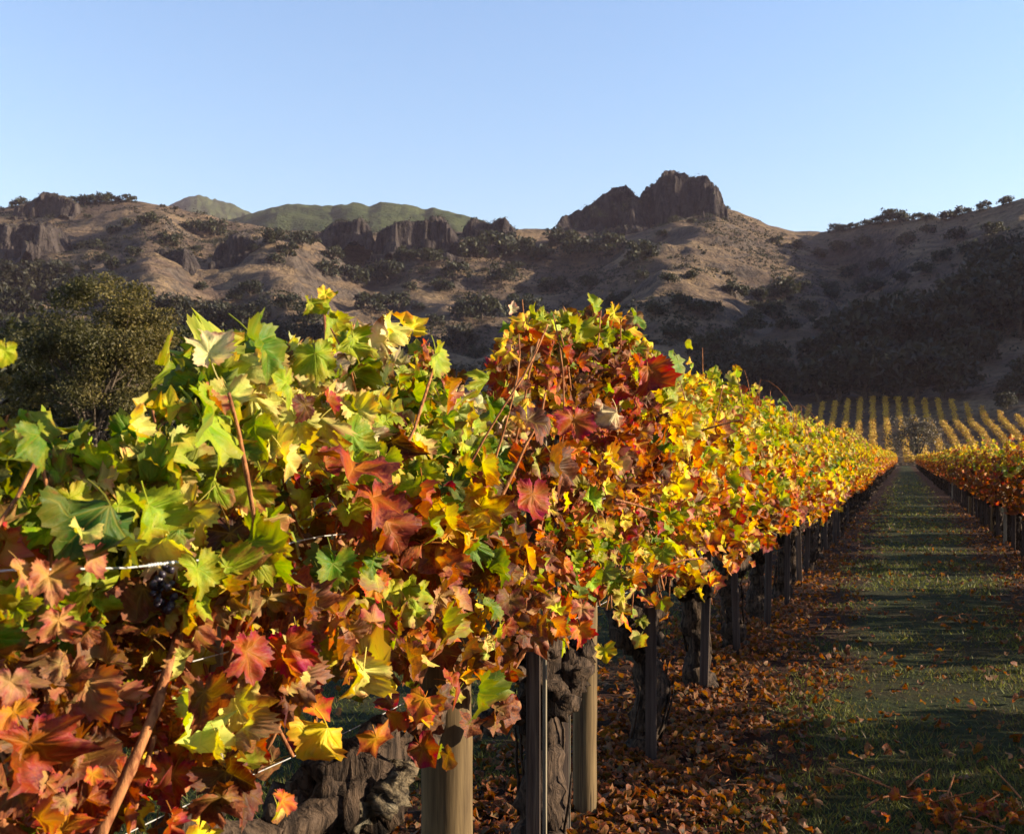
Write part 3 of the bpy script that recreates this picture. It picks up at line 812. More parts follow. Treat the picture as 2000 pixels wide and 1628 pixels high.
# ------------------------------------------------------------------ vine leaves
KN_T = np.radians([0, 9, 19, 28, 40, 50, 61, 73, 84, 97, 112, 128, 146, 160, 172])
KN_R = np.array([0.97, 0.93, 0.81, 0.68, 0.79, 0.87, 0.83, 0.69, 0.59, 0.68, 0.75, 0.69, 0.60, 0.50, 0.24])
def leaf_template(half, rings, seed, curl=1.0, petiole=True, teeth=0.065):
    rng = np.random.default_rng(seed)
    th = np.linspace(0, math.radians(172), half)
    th = np.concatenate([-th[::-1], th[1:]])
    lob = 1 + rng.normal(size=len(KN_R)) * 0.06
    depthv = rng.uniform(0.25, 1.05)
    kr = KN_R * lob
    mean = np.interp(KN_T, [0, math.pi * .96], [0.90, 0.44])
    kr = mean + (kr - mean) * depthv
    R = np.interp(np.abs(th), KN_T, kr)
    if half > 12:
        R = R * (1 + teeth * (np.where(np.arange(len(th)) % 2 == 0, 1, -1.0)) * rng.uniform(0.5, 1.4, len(th)))
    if half > 9:                                   # torn or nibbled bits of the margin
        for _ in range(int(rng.integers(0, 4))):
            a0 = rng.uniform(-2.6, 2.6); R = R * (1 - rng.uniform(0.15, 0.45) * np.exp(-((th - a0) / rng.uniform(0.07, 0.16)) ** 2))
    R = R * (1 + 0.10 * vnoise(th * 1.3 + seed, th * 0 + seed, None, seed + 40) + 0.05 * vnoise(th * 6 + seed, th * 0, None, seed + 41))
    x = R * np.sin(th) * rng.uniform(0.95, 1.18); y = R * np.cos(th)
    n = len(th)
    pts, tris = [(0.0, 0.0)], []
    fr = np.linspace(0, 1, rings + 1)[1:]
    for k, f in enumerate(fr):
        for q in range(n):
            pts.append((x[q] * f, y[q] * f))
    for q in range(n - 1):
        tris.append((0, 1 + q + 1, 1 + q))
    for k in range(rings - 1):
        a, b = 1 + k * n, 1 + (k + 1) * n
        for q in range(n - 1):
            tris.append((a + q, a + q + 1, b + q)); tris.append((a + q + 1, b + q + 1, b + q))
    uv = np.array(pts)
    X, Y = uv[:, 0], uv[:, 1]
    r2 = X * X + Y * Y
    fold = rng.uniform(0.05, 0.55) * curl * (1 if rng.random() < 0.8 else -0.6)
    bend = rng.uniform(-0.05, 0.5) * curl
    cup = rng.uniform(-0.25, 0.35) * curl
    Z = fold * np.sqrt(X * X + 0.01) - bend * np.clip(Y, 0, 2) ** 2 - cup * r2
    ang = np.arctan2(X, Y)
    Z = Z + curl * 0.09 * np.sin(ang * rng.integers(4, 8) + rng.uniform(0, 6)) * r2 + curl * 0.05 * np.sin(ang * 11 + rng.uniform(0, 6)) * r2
    Z = Z + curl * 0.20 * vnoise(X * 2.1 + seed, Y * 2.1, None, seed) + curl * 0.11 * vnoise(X * 4.6 + seed, Y * 4.6, None, seed + 3)
    Z = Z + curl * rng.uniform(-0.15, 0.45) * r2 ** 1.5 * (0.6 + 0.8 * vnoise(ang * 1.1 + seed, ang * 0, None, seed + 60))
    aa_ = np.abs(ang)
    dm = np.minimum(np.minimum(aa_, np.abs(aa_ - 0.90)), np.abs(aa_ - 1.92))
    Z = Z + rng.uniform(0.15, 0.5) * np.minimum(curl, 1.2) * np.minimum(dm, 0.5) * np.sqrt(r2)
    Z -= Z[0]
    tw = rng.uniform(-0.5, 0.5) * curl * Y
    X2 = X * np.cos(tw) - Z * np.sin(tw); Z2 = X * np.sin(tw) + Z * np.cos(tw)
    V = np.stack([X2, Y, Z2], -1)
    T = np.array(tris)
    if petiole:
        L = rng.uniform(0.45, 0.85)
        s = np.linspace(0, 1, 4)
        px = 0.12 * rng.normal() * s ** 2; py = -L * s; pz = -0.35 * L * s ** 1.6
        w = 0.022
        ring = []
        for q in range(4):
            for a in range(3):
                ring.append((px[q] + w * math.cos(a * 2.094), py[q], pz[q] + w * math.sin(a * 2.094) - 0.01))
        base = len(V)
        V = np.vstack([V, np.array(ring)])
        uv = np.vstack([uv, np.zeros((12, 2))])
        pt = []
        for q in range(3):
            for a in range(3):
                b = (a + 1) % 3
                i0, i1, i2, i3 = base + q * 3 + a, base + q * 3 + b, base + q * 3 + 3 + b, base + q * 3 + 3 + a
                pt += [(i0, i1, i2), (i0, i2, i3)]
        T = np.vstack([T, np.array(pt)])
    return V, T, uv

HI = [leaf_template(29, 3, 300 + q, (1.0 if q < 12 else 1.9)) for q in range(26)]
MID = [leaf_template(13, 2, 340 + q, (0.9 if q < 8 else 1.7), True) for q in range(16)]
LOW = [leaf_template(7, 1, 370 + q, 1.3, False) for q in range(14)]
FAR = [leaf_template(4, 1, 390 + q, 1.1, False) for q in range(10)]
HI_ME = [mesh_np('leaf', V, [T], M['leaf'], uv=uv, shade=True) for V, T, uv in HI]
MID_ME = [mesh_np('leaf', V, [T], M['leaf'], uv=uv, shade=True) for V, T, uv in MID]

C = {'G': (0.092, 0.165, 0.008), 'K': (0.045, 0.082, 0.007), 'L': (0.28, 0.325, 0.014), 'Y': (0.66, 0.42, 0.022), 'W': (0.62, 0.52, 0.13), 'O': (0.54, 0.125, 0.012),
     'R': (0.32, 0.024, 0.006), 'D': (0.065, 0.008, 0.006), 'B': (0.16, 0.048, 0.016), 'P': (0.40, 0.17, 0.08), 'C': (0.64, 0.54, 0.30)}
WEAR = {'G': 0.12, 'K': 0.15, 'L': 0.28, 'Y': 0.30, 'W': 0.3, 'O': 0.45, 'R': 0.5, 'D': 0.5, 'B': 0.6, 'P': 0.4, 'C': 0.25}
def W(s):
    out = []
    for tok in s.split():
        out.append((tok[0], float(tok[1:])))
    ks = [a for a, b in out]; w = np.array([b for a, b in out]); return ks, w / w.sum()
PAL = {  # (height fraction from, weights) from the bottom up
    'A': [(0.0, W('P4 B4.5 R2 O3 L1 D1.5')), (0.45, W('L2 B4 P3.5 O2 D2 Y1 G0.6')), (0.68, W('G5 L5 K2 Y1 W1'))],
    'B': [(0.0, W('O4 R2.2 Y2.2 P2.5 B3.2 L1.2 W1.5 D1.4')), (0.36, W('R2.5 D2 O3 B3 L1.2 P2.2 Y1.2 W1')), (0.60, W('L3 G2 R1.3 D1 W1.5 O1 Y1')), (0.72, W('G3 L6 W2.2 Y1.2 C0.8 K1'))],
    'C': [(0.0, W('Y2.5 O2.5 L2.2 R1.4 W2 P1 G1')), (0.34, W('R2.6 O2.4 D1.5 G1.2 Y2 P1.6 L1.4')), (0.56, W('D5.5 R3.4 B2.4 L0.9 Y1.0 P0.8 O1')), (0.90, W('L4 Y3 G1.5 R1.2 W2'))],
    'D': [(0.0, W('Y3 L1.6 O2 P1 W1.5 B0.8')), (0.36, W('Y4.2 O1.8 R1 L1.2 W2 P0.7')), (0.62, W('Y6 W2 L2.2 R0.5 O0.7')), (0.92, W('L4 Y4 W2'))],
    'E': [(0.0, W('O3 R2 B1.6 Y2 P1.2 W1')), (0.33, W('Y2.6 L2 O2 R1.2 W1.5 G0.9')), (0.62, W('Y4 L3.4 W2 R0.6 G0.6 O0.5'))],
    'F': [(0.0, W('O3 R2.4 B2 D1 Y1')), (0.40, W('O2.4 Y2.2 L1.2 R1.5 B1')), (0.70, W('Y4 L1.8 W1.6 O1.5'))],
    'Q': [(0.0, W('R2 O1.2 B3.5 D3.5')), (0.38, W('O2 R2 B3 Y1.0 D2.2')), (0.66, W('Y4 L1.8 O1.8 W1.2 R0.8 B0.8'))]}  # Q, right row: rusty leaves, colours darkened to carry its shaded side
def pick_colour(rng, pal, f, cell=None):
    rows = PAL[pal]
    w = rows[0][1]
    ff = f + rng.normal() * 0.05
    for lo, ww in rows:
        if ff >= lo: w = ww
    if cell is not None and rng.random() < 0.66:
        k = w[0][int(np.searchsorted(np.cumsum(w[1]), min(cell, 0.9999)))]
    else:
        k = w[0][int(rng.choice(len(w[0]), p=w[1]))]
    c = np.array(C[k]) * np.exp(rng.normal() * 0.16)
    c = c * np.exp(rng.normal(size=3) * 0.09)
    return np.clip(c, 0.004, 0.75), float(np.clip(WEAR[k] + rng.normal() * 0.22, 0, 0.95))

# canopy outline along the left row, measured against depth
OUT_X = [-600, -200, 0, 60, 130, 200, 260, 300, 360, 400, 450, 500, 560, 600, 640, 700, 800, 860, 900, 950, 980, 1010, 1100, 1200, 1260, 1290, 1350, 1400, 1500, 1550, 1640, 1740]
OUT_Y = [820, 810, 805, 800, 810, 850, 815, 770, 690, 660, 648, 640, 650, 625, 606, 628, 636, 690, 752, 748, 660, 606, 600, 596, 606, 690, 718, 735, 778, 802, 850, 885]
TOP_D = [F * 1.05 / CS / (1766.0 - x) for x in OUT_X]
TOP_H = [HC + (HOR - y) / F * dq for y, dq in zip(OUT_Y, TOP_D)]
def canopy_top(d): return float(np.interp(d, TOP_D, TOP_H))

def rot_from(n, tip):
    """Columns: blade x, blade y (towards the tip), blade normal."""
    n = n / (np.linalg.norm(n) + 1e-9)
    y = tip - n * np.dot(tip, n); y /= np.linalg.norm(y) + 1e-9
    x = np.cross(y, n)
    return np.stack([x, y, n], 1)

def vine_layout(rng, X, Y, length, topf, bottom, n_cane, n_leaf, half=0.34, pal='E', size=(0.045, 0.085)):
    """Canes and leaves of one vine in place. Returns canes [(pts, r0)], leaves [(pos, R, scale, colour, wear)]."""
    canes, leaves = [], []
    cells = rng.random((40, 40, 40))
    def add_leaf(p, out, f, big=1.0):
        s = rng.uniform(*size) * big * (1 if rng.random() > 0.12 else 1.3)
        lim = half * (1.0 if f < 0.7 else max(0.35, 1.0 - 2.2 * (f - 0.7)))
        if abs(p[0] - X) > lim: p = np.array([X + math.copysign(lim * rng.uniform(0.6, 1.0), p[0] - X), p[1], p[2]])
        side = 1 if (p[0] - X) + 0.18 * rng.normal() > 0 else -1
        n = np.array([side * rng.uniform(0.2, 1.0), rng.normal() * 0.6 - 0.2, rng.uniform(-0.1, 0.8)]) + rng.normal(size=3) * 0.42
        if f > 0.86: n = np.array([rng.normal() * 0.8, rng.normal() * 0.8, rng.uniform(0.1, 1)])
        tip = np.array([side * 0.35, rng.normal() * 0.55, -0.9]) + rng.normal(size=3) * 0.35
        if f > 0.86: tip += np.array([0, 0, 0.5])
        c = (np.floor((p - np.array([X, Y, 0])) / np.array([0.2, 0.26, 0.2])).astype(int) % 40)
        col, wear = pick_colour(rng, pal, f, cells[c[0], c[1], c[2]])
        leaves.append((p, rot_from(n, tip), s, col, wear))
    zc = bottom + 0.10
    for q in range(n_cane):
        y0 = Y + (rng.random() - 0.5) * length * 0.92
        top = topf(y0) + rng.normal() * 0.04 + (rng.uniform(0.05, 0.17) if rng.random() < 0.16 else 0)
        side = 1 if q % 2 else -1
        st = np.array([X + rng.normal() * 0.05, y0, zc + rng.uniform(-0.05, 0.12)])
        end = np.array([X + side * abs(rng.normal()) * half * 0.62, y0 + rng.normal() * 0.22, top])
        mid = (st + end) / 2 + np.array([side * rng.uniform(0.05, 0.24), rng.normal() * 0.12, rng.uniform(-0.05, 0.12)])
        tt = np.linspace(0, 1, 12)[:, None]
        pts = (1 - tt) ** 2 * st + 2 * tt * (1 - tt) * mid + tt ** 2 * end
        pts += 0.012 * np.stack([vnoise(tt[:, 0] * 7, np.full(12, q + .3), None, int(rng.integers(1e6))) for _ in range(3)], -1)
        if rng.random() < 0.12:      # the tip arches over
            k = np.linspace(0, 1, 5)[1:, None]
            dirv = np.array([side * 0.22, rng.normal() * 0.15, 0.0])
            pts = np.vstack([pts, pts[-1] + dirv * k - np.array([0, 0, 0.22]) * k ** 2])
        canes.append((pts, rng.uniform(0.0035, 0.006)))
        L = np.linalg.norm(np.diff(pts, axis=0), axis=1).sum()
        m = int(L / 0.06)
        for a in np.linspace(0.12, 1.0, m):
            i = a * (len(pts) - 1); i0 = int(min(i, len(pts) - 2)); p = pts[i0] + (pts[i0 + 1] - pts[i0]) * (i - i0)
            pet = rng.normal(size=3) * np.array([1, 1, 0.4]); pet[0] += side * 0.6; pet /= np.linalg.norm(pet)
            p = p + pet * rng.uniform(0.03, 0.085)
            f = (p[2] - bottom) / (top - bottom)
            add_leaf(p, side, f, 1.0 if a < 0.85 else 0.75)
    while len(leaves) < n_leaf:
        y0 = Y + (rng.random() - 0.5) * length
        top = topf(y0)
        f = rng.random() ** 0.85
        f = f * 1.0
        z = bottom - 0.02 + f * (top - bottom - 0.03)
        width = half * (0.72 + 0.5 * math.sin(min(max(f, 0), 1) * math.pi * 0.85 + 0.3)) * (1.0 if f < 0.85 else 0.7)
        x = X + width * (1 if rng.random() < 0.5 else -1) * rng.random() ** 0.45
        low = 0.20 + 0.16 * float(vnoise(np.array(y0 * 2.3), np.array(7.0), None, 91))
        if f < low and rng.random() < 0.78: continue
        add_leaf(np.array([x, y0, z]), 0, f)
    return canes, leaves

def join_leaves(leaves, templates, rng, origin):
    Vs, Ts, Us, Cs, n = [], [], [], [], 0
    for (p, R, s, c, w) in leaves:
        V, T, uv = templates[int(rng.integers(len(templates)))]
        Vs.append((V * s) @ R.T + (p - origin)); Ts.append(T + n); Us.append(uv)
        Cs.append(np.tile(np.append(c, w), (len(V), 1))); n += len(V)
    return mesh_np('foliage', np.concatenate(Vs), [np.concatenate(Ts)], M['leaves'], uv=np.concatenate(Us), col=np.concatenate(Cs), shade=True)

# trunks
def trunk_mesh(seed, h=0.66, r=0.066, sides=14, rings=26):
    rng = np.random.default_rng(seed)
    z = np.linspace(-0.05, h, rings)
    wx = np.cumsum(rng.normal(size=rings)) * 0.007 + 0.02 * np.sin(z * 7 + seed)
    wy = np.cumsum(rng.normal(size=rings)) * 0.008 + 0.03 * np.sin(z * 5 + seed * 2)
    rad = r * (1.25 - 0.5 * z / h) + 0.02 * np.exp(-z / 0.08)
    b = MB()
    b.tube(np.stack([wx - wx[0], wy - wy[0], z], -1), rad, sides, 0.42, seed, 0.16)
    e = np.array([wx[-1] - wx[0], wy[-1] - wy[0], h])
    for q in range(6):                                           # the gnarled head
        b.lump(e + rng.normal(size=3) * np.array([0.035, 0.075, 0.04]), np.array([0.085, 0.095, 0.085]) * rng.uniform(0.7, 1.25), seed + q, 0.5, 16, 10, 2.4)
    for q in range(7):                                           # strips of peeling bark
        a = rng.uniform(0, 6.28); z0 = rng.uniform(0.05, h * 0.6); L = rng.uniform(0.12, 0.3)
        rr = np.interp(z0, z, rad) * 1.06
        tt = np.linspace(0, 1, 6)
        i0 = np.interp(z0 + tt * L, z, wx - wx[0]); j0 = np.interp(z0 + tt * L, z, wy - wy[0])
        P = np.stack([i0 + np.cos(a) * (rr + 0.012 * tt), j0 + np.sin(a) * (rr + 0.012 * tt), z0 + tt * L], -1)
        b.tube(P, 0.007 * (1 - 0.5 * tt), 4, 0.3, seed)
    return b.mesh('trunk', M['bark'], True), e
def arm_mesh(seed, e, sgn, length=0.6):
    rng = np.random.default_rng(seed)
    t = np.linspace(0, 1, 14)
    P = np.stack([e[0] + 0.03 * np.sin(t * 5 + seed), e[1] + sgn * length * t, e[2] + 0.10 * t + 0.03 * np.sin(t * 8 + seed)], -1)
    b = MB()
    b.tube(P, 0.040 - 0.018 * t, 10, 0.45, seed, 0.12)
    for q in range(4):                                           # old spurs
        k = int(rng.integers(3, 13))
        b.lump(P[k] + np.array([0, 0, 0.025]), np.array([0.03, 0.04, 0.04]), seed + q, 0.5, 9, 6, 2.5)
    return b.mesh('cordon_arm', M['bark'], True)
TRUNKS = []
for q in range(6):
    tm, e = trunk_mesh(500 + q * 7, 0.64 + 0.02 * (q % 3))
    TRUNKS.append((tm, arm_mesh(520 + q, e, 1), arm_mesh(540 + q, e, -1)))

XL, XR, XR2 = -1.17, 1.62, 4.41
ORD = ['first', 'second', 'third', 'fourth', 'fifth', 'sixth', 'seventh', 'eighth', 'ninth', 'tenth', 'eleventh', 'twelfth', 'thirteenth', 'fourteenth', 'fifteenth', 'sixteenth', 'seventeenth', 'eighteenth', 'nineteenth', 'twentieth']
NEAR = [  # depth of the trunk, palette, leaves, label
    (0.95, 'A', 2100, 'nearest grapevine with green and rusty brown leaves cut by the left edge'),
    (2.35, 'B', 1900, 'grapevine with large lime leaves on top and orange-red ones below'),
    (3.75, 'C', 1700, 'grapevine topped with dark maroon leaves beside the second round post'),
    (5.20, 'D', 1300, 'bright yellow grapevine next to the maroon one'),
    (6.65, 'E', 820, 'yellow and red grapevine, second after the bright yellow one'[:60]),
    (8.05, 'E', 1050, 'fourth grapevine past the lime topped one in the left row'),
    (9.45, 'E', 1000, 'fifth grapevine past the lime topped one in the left row'),
    (10.85, 'E', 950, 'sixth grapevine past the lime topped one in the left row')]
NEAR[4] = (6.65, 'E', 1150, 'yellow and red grapevine just beyond the bright yellow one')

def cane_mesh(pts, r0, origin, sides=5):
    b = MB(); n = len(pts)
    r = r0 * np.linspace(1.0, 0.45, n); r[::3] *= 1.18
    b.tube(np.asarray(pts) - origin, r, sides)
    return b.mesh('cane', M['cane'], True)

# leaves the photograph shows plainly: px, py, depth, width px, colour, wear, tip direction (right, down) in the picture, how far it faces us
HERO = [
    (500, 668, 2.0, 185, 'G', 0.05, (0.15, 1.0), 0.55), (408, 690, 2.0, 125, 'C', 0.1, (-0.1, -1.0), 0.8), (395, 815, 1.62, 250, 'L', 0.05, (0.1, 1.0), 0.6),
    (215, 985, 1.35, 250, 'K', 0.1, (-0.2, 1.0), 0.6), (290, 985, 1.4, 170, 'L', 0.1, (0.2, 1.0), 0.4), (690, 915, 2.05, 215, 'R', 0.45, (0.25, 1.0), 0.9),
    (640, 1420, 1.95, 150, 'Y', 0.15, (-0.1, 1.0), 0.8), (710, 1310, 2.1, 140, 'W', 0.15, (-0.2, 1.0), 0.7), (55, 1450, 1.35, 190, 'R', 0.4, (0.2, 1.0), 0.85),
    (25, 1390, 1.3, 110, 'O', 0.4, (-0.4, -1.0), 0.8), (605, 1165, 2.05, 100, 'D', 0.5, (0.2, 1.0), 0.8), (385, 1110, 1.55, 120, 'L', 0.15, (0.3, 1.0), 0.8), (352, 1030, 1.6, 90, 'G', 0.1, (-0.1, 1.0), 0.8),
    (480, 1270, 1.75, 150, 'R', 0.25, (0.3, 1.0), 0.5), (400, 1350, 1.7, 130, 'B', 0.6, (0.0, 1.0), 0.8), (95, 1125, 1.4, 130, 'P', 0.4, (0.1, 1.0), 0.6), (45, 1110, 1.35, 110, 'P', 0.3, (-0.2, 1.0), 0.6),
    (185, 1085, 1.45, 100, 'P', 0.35, (0.1, 1.0), 0.6), (20, 1330, 1.35, 100, 'P', 0.4, (-0.2, 1.0), 0.6), (115, 1210, 1.45, 100, 'P', 0.3, (0.3, 1.0), 0.7),
    (650, 1100, 2.1, 120, 'G', 0.15, (0.1, 1.0), 0.7), (730, 1095, 2.2, 90, 'G', 0.1, (0.2, 1.0), 0.7), (945, 1340, 2.75, 110, 'G', 0.1, (-0.1, 1.0), 0.7), (955, 1110, 2.9, 100, 'G', 0.1, (0.1, 1.0), 0.7), (960, 1180, 2.9, 90, 'G', 0.1, (0.1, 1.0), 0.6),
    (1085, 905, 3.25, 150, 'D', 0.6, (0.05, 1.0), 0.9), (1040, 965, 3.1, 120, 'R', 0.2, (-0.1, 1.0), 0.8), (1120, 820, 3.2, 110, 'R', 0.3, (0.1, 1.0), 0.5), (1205, 805, 3.5, 95, 'C', 0.6, (-0.3, 1.0), 0.5),
    (1325, 705, 4.6, 85, 'G', 0.05, (-0.2, 1.0), 0.6), (1265, 715, 4.2, 120, 'R', 0.3, (-0.1, 1.0), 0.5), (1030, 820, 3.15, 120, 'D', 0.5, (0.1, 1.0), 0.7), (1000, 690, 3.3, 90, 'D', 0.4, (0.0, 1.0), 0.7), (1130, 640, 3.9, 70, 'L', 0.1, (0.0, 1.0), 0.8),
    (1240, 620, 4.4, 70, 'G', 0.1, (0.2, 1.0), 0.6), (990, 680, 3.35, 70, 'Y', 0.2, (-0.2, 1.0), 0.7), (640, 780, 2.2, 70, 'R', 0.2, (0.2, 1.0), 0.8), (595, 790, 2.15, 80, 'D', 0.3, (-0.1, 1.0), 0.8),
    (615, 690, 2.15, 120, 'L', 0.15, (0.2, 1.0), 0.7), (690, 660, 2.3, 110, 'L', 0.2, (0.0, 1.0), 0.7), (760, 640, 2.45, 100, 'W', 0.2, (-0.2, 1.0), 0.6), (805, 640, 2.5, 90, 'Y', 0.2, (0.1, -1.0), 0.5), (850, 690, 2.6, 110, 'L', 0.2, (0.2, 1.0), 0.7),
    (560, 745, 2.05, 120, 'L', 0.2, (0.3, 1.0), 0.6), (450, 770, 1.9, 130, 'W', 0.15, (0.2, 1.0), 0.7), (410, 780, 1.85, 100, 'P', 0.2, (0.0, 1.0), 0.7), (10, 685, 1.3, 80, 'L', 0.1, (0.2, 1.0), 0.7), (75, 850, 1.45, 150, 'G', 0.15, (0.1, 1.0), 0.5),
    (270, 830, 1.65, 110, 'W', 0.2, (-0.1, -1.0), 0.4), (160, 1040, 1.4, 90, 'W', 0.15, (-0.2, 1.0), 0.5), (880, 755, 2.75, 80, 'P', 0.4, (0.2, 1.0), 0.6), (955, 740, 2.95, 80, 'L', 0.1, (0.1, 1.0), 0.7), (960, 790, 2.9, 80, 'G', 0.1, (0.2, 1.0), 0.7),
    (555, 890, 1.95, 110, 'W', 0.1, (0.0, 1.0), 0.7), (550, 1560, 1.9, 80, 'O', 0.4, (-0.1, 1.0), 0.7), (340, 1600, 1.6, 110, 'R', 0.3, (0.2, 1.0), 0.7), (180, 1510, 1.5, 60, 'O', 0.3, (-0.1, 1.0), 0.8), (130, 1560, 1.45, 70, 'P', 0.3, (0.1, 1.0), 0.7),
    (645, 600, 2.35, 60, 'L', 0.1, (0.3, -1.0), 0.6), (607, 590, 2.35, 55, 'L', 0.1, (-0.2, 1.0), 0.4), (660, 625, 2.35, 60, 'L', 0.1, (0.3, 1.0), 0.6), (635, 575, 2.35, 45, 'Y', 0.1, (0.0, -1.0), 0.7),
    (1000, 605, 3.45, 32, 'C', 0.1, (0.1, -1.0), 0.3), (1060, 620, 3.6, 50, 'L', 0.1, (0.2, -1.0), 0.5), (1160, 600, 4.1, 55, 'L', 0.1, (0.0, -1.0), 0.6), (1200, 610, 4.2, 60, 'Y', 0.1, (0.1, 1.0), 0.6)]
RIGHT = np.array([CS, SN, 0.0]); FWD = np.array([-SN, CS, 0.0]); UPV = np.array([0, 0, 1.0])

VINES = []
n_single = 0
for vi, (d, pal, nl, label) in enumerate(NEAR):
    rng = np.random.default_rng(700 + vi)
    Y = row_y(d, XL)
    root = empty('grapevine', (XL, Y, 0))
    tag(root, label, 'grapevine', 'grapevines of the row left of the grass path')
    VINES.append(root)
    org = np.array([XL, Y, 0.0])
    tm = TRUNKS[vi % 6]
    link('trunk', tm[0], root); link('cordon_arm', tm[1], root); link('cordon_arm', tm[2], root)
    canes, leaves = vine_layout(rng, XL, Y, 1.56, lambda y: canopy_top(depth(XL, y)), 0.72 if vi > 0 else 0.78, 18 if vi < 4 else 12, nl, pal=pal, half=0.29 if vi > 0 else 0.20, size=[(0.027, 0.052), (0.027, 0.060), (0.027, 0.056)][vi] if vi < 3 else (0.033, 0.068))
    for pts, r0 in canes:
        if vi < 4:
            dq = -pts[:, 0] * SN + pts[:, 1] * CS
            px = 1000 + F * (pts[:, 0] * CS + pts[:, 1] * SN) / dq; py = HOR - (pts[:, 2] - HC) / dq * F
            bad = np.where((py < np.interp(px, OUT_X, OUT_Y) + 6) | (dq < 1.2))[0]
            if len(bad): pts = pts[:bad[0]]
            if len(pts) < 4: continue
        link('cane', cane_mesh(pts, r0, org), root)
    # the leaves that show largest are leaves of their own; the rest of the crown is one mass
    kept = []
    for lf in leaves:
        p = lf[0]; dq = depth(p[0], p[1])
        if dq < 1.22: continue
        px = 1000 + F * (p[0] * CS + p[1] * SN) / dq; py = HOR - (p[2] - HC) / dq * F
        if px < -150: continue
        if 1005 < px < 1165 and py > 1262 and dq < 4.1: continue
        if 560 < px < 800 and py > 1455 and dq < 2.5 and rng.random() < 0.8: continue
        if vi < 4:
            if py < float(np.interp(px, OUT_X, OUT_Y)) + 14 + rng.uniform(-14, 18): continue
            if any(abs(px - hx) < hw * 0.62 and abs(py - hw * 0.22 - hy) < hw * 0.68 and dq < F * 0.90 / CS / (1766.0 - hx) + 0.05 for (hx, hy, _, hw, *_r) in HERO): continue
        kept.append(lf)
    leaves = kept
    score = np.array([s / max(depth(p[0], p[1]), 0.3) * (1.0 + 1.6 * max(p[0] - XL, -0.2) + 0.5 * (p[2] - 0.7)) for (p, R, s, c, w) in leaves])
    order = np.argsort(-score)
    keep = min(300, int(len(leaves) * 0.75) + 40)
    heroes = []
    if vi < 4:
        lo = 0 if vi == 0 else (NEAR[vi - 1][0] + d) / 2
        hi = (NEAR[vi + 1][0] + d) / 2
        for (x, y, hd, w, k, wear, tipd, face) in HERO:
            # which vine carries it: by its place along the row
            hd = F * 0.90 / CS / (1766.0 - x)
            P = at(x, y, hd)
            if not (lo <= depth(XL, P.y) < hi): continue
            P = np.array(P)
            view = np.array([0, 0, HC]) - P; view /= np.linalg.norm(view)
            n = view * face * 0.7 + UPV * 0.25 + RIGHT * 0.62 + rng.normal(size=3) * 0.26
            tip = RIGHT * tipd[0] - UPV * tipd[1] - FWD * 0.15
            cc = np.clip(np.array(C[k]) * np.exp(rng.normal(size=3) * 0.06), 0, 0.8)
            heroes.append((P, rot_from(n, tip), w * hd / F / 2.0, cc, min(0.9, wear + 0.15 * rng.random())))
    chosen = heroes + [leaves[q] for q in order[:keep - len(heroes)]]
    for q, (p, R, s, c, w) in enumerate(chosen):
        pool = HI_ME if depth(p[0], p[1]) < 4.6 else MID_ME
        me = pool[(q * 5 + 3) % 26 if pool is HI_ME else q % 16] if q < len(heroes) else pool[int(rng.integers(len(pool)))]
        o = link('leaf', me, root)
        m4 = Matrix.Identity(4)
        for a in range(3):
            for b in range(3):
                m4[a][b] = float(R[a, b] * s)
            m4[a][3] = float(p[a] - org[a])
        o.matrix_local = m4
        o.color = (float(c[0]), float(c[1]), float(c[2]), float(w))
    rest = [leaves[q] for q in order[keep - len(heroes):]]
    fo = link('foliage', join_leaves(rest, MID if vi < 4 else LOW, rng, org), root)
    fo['kind'] = 'stuff'

# vines further off share a few crowns
def shared_vine(seed, pal, nl, temps, size, top=1.86, n_cane=8, half=0.34, bottom=0.66, length=1.56):
    rng = np.random.default_rng(seed)
    bumps = rng.normal(size=6) * 0.07
    tf = lambda y: top + float(np.interp(y, np.linspace(-0.8, 0.8, 6), bumps))
    canes, leaves = vine_layout(rng, 0.0, 0.0, length, tf, bottom, n_cane, nl, half, pal, size)
    b = MB()
    for pts, r0 in canes:
        b.tube(pts, r0 * 1.1 * np.linspace(1, 0.5, len(pts)), 4, cap=False)
    return join_leaves(leaves, temps, rng, np.zeros(3)), b.mesh('canes', M['cane'], True)
SV_MID = {'E': [shared_vine(800 + q, 'E', 700, LOW, (0.038, 0.074), 1.80, half=0.29) for q in range(5)], 'Q': [shared_vine(820 + q, 'Q', 760, LOW, (0.036, 0.070), 1.54, half=0.31) for q in range(6)]}
SV_FAR = {'F': [shared_vine(840 + q, 'F', 420, FAR, (0.045, 0.08), 1.76, 4, half=0.28) for q in range(4)], 'Q': [shared_vine(860 + q, 'Q', 420, FAR, (0.045, 0.08), 1.58, 4, half=0.28) for q in range(4)]}
def place_vine(X, Y, meshes, label, group, vi, flip, canes=True):
    root = empty('grapevine', (X, Y, 0), math.pi if flip else 0.0)
    k = random.uniform(0.95, 1.05)
    root.scale = (1, 1, k)
    tm = TRUNKS[vi % 6]
    link('trunk', tm[0], root)
    if canes:
        link('cordon_arm', tm[1], root); link('cordon_arm', tm[2], root)
    f = link('foliage', meshes[0], root); f['kind'] = 'stuff'
    if canes:
        c = link('canes', meshes[1], root); c['kind'] = 'stuff'
    return tag(root, label, 'grapevine', group)

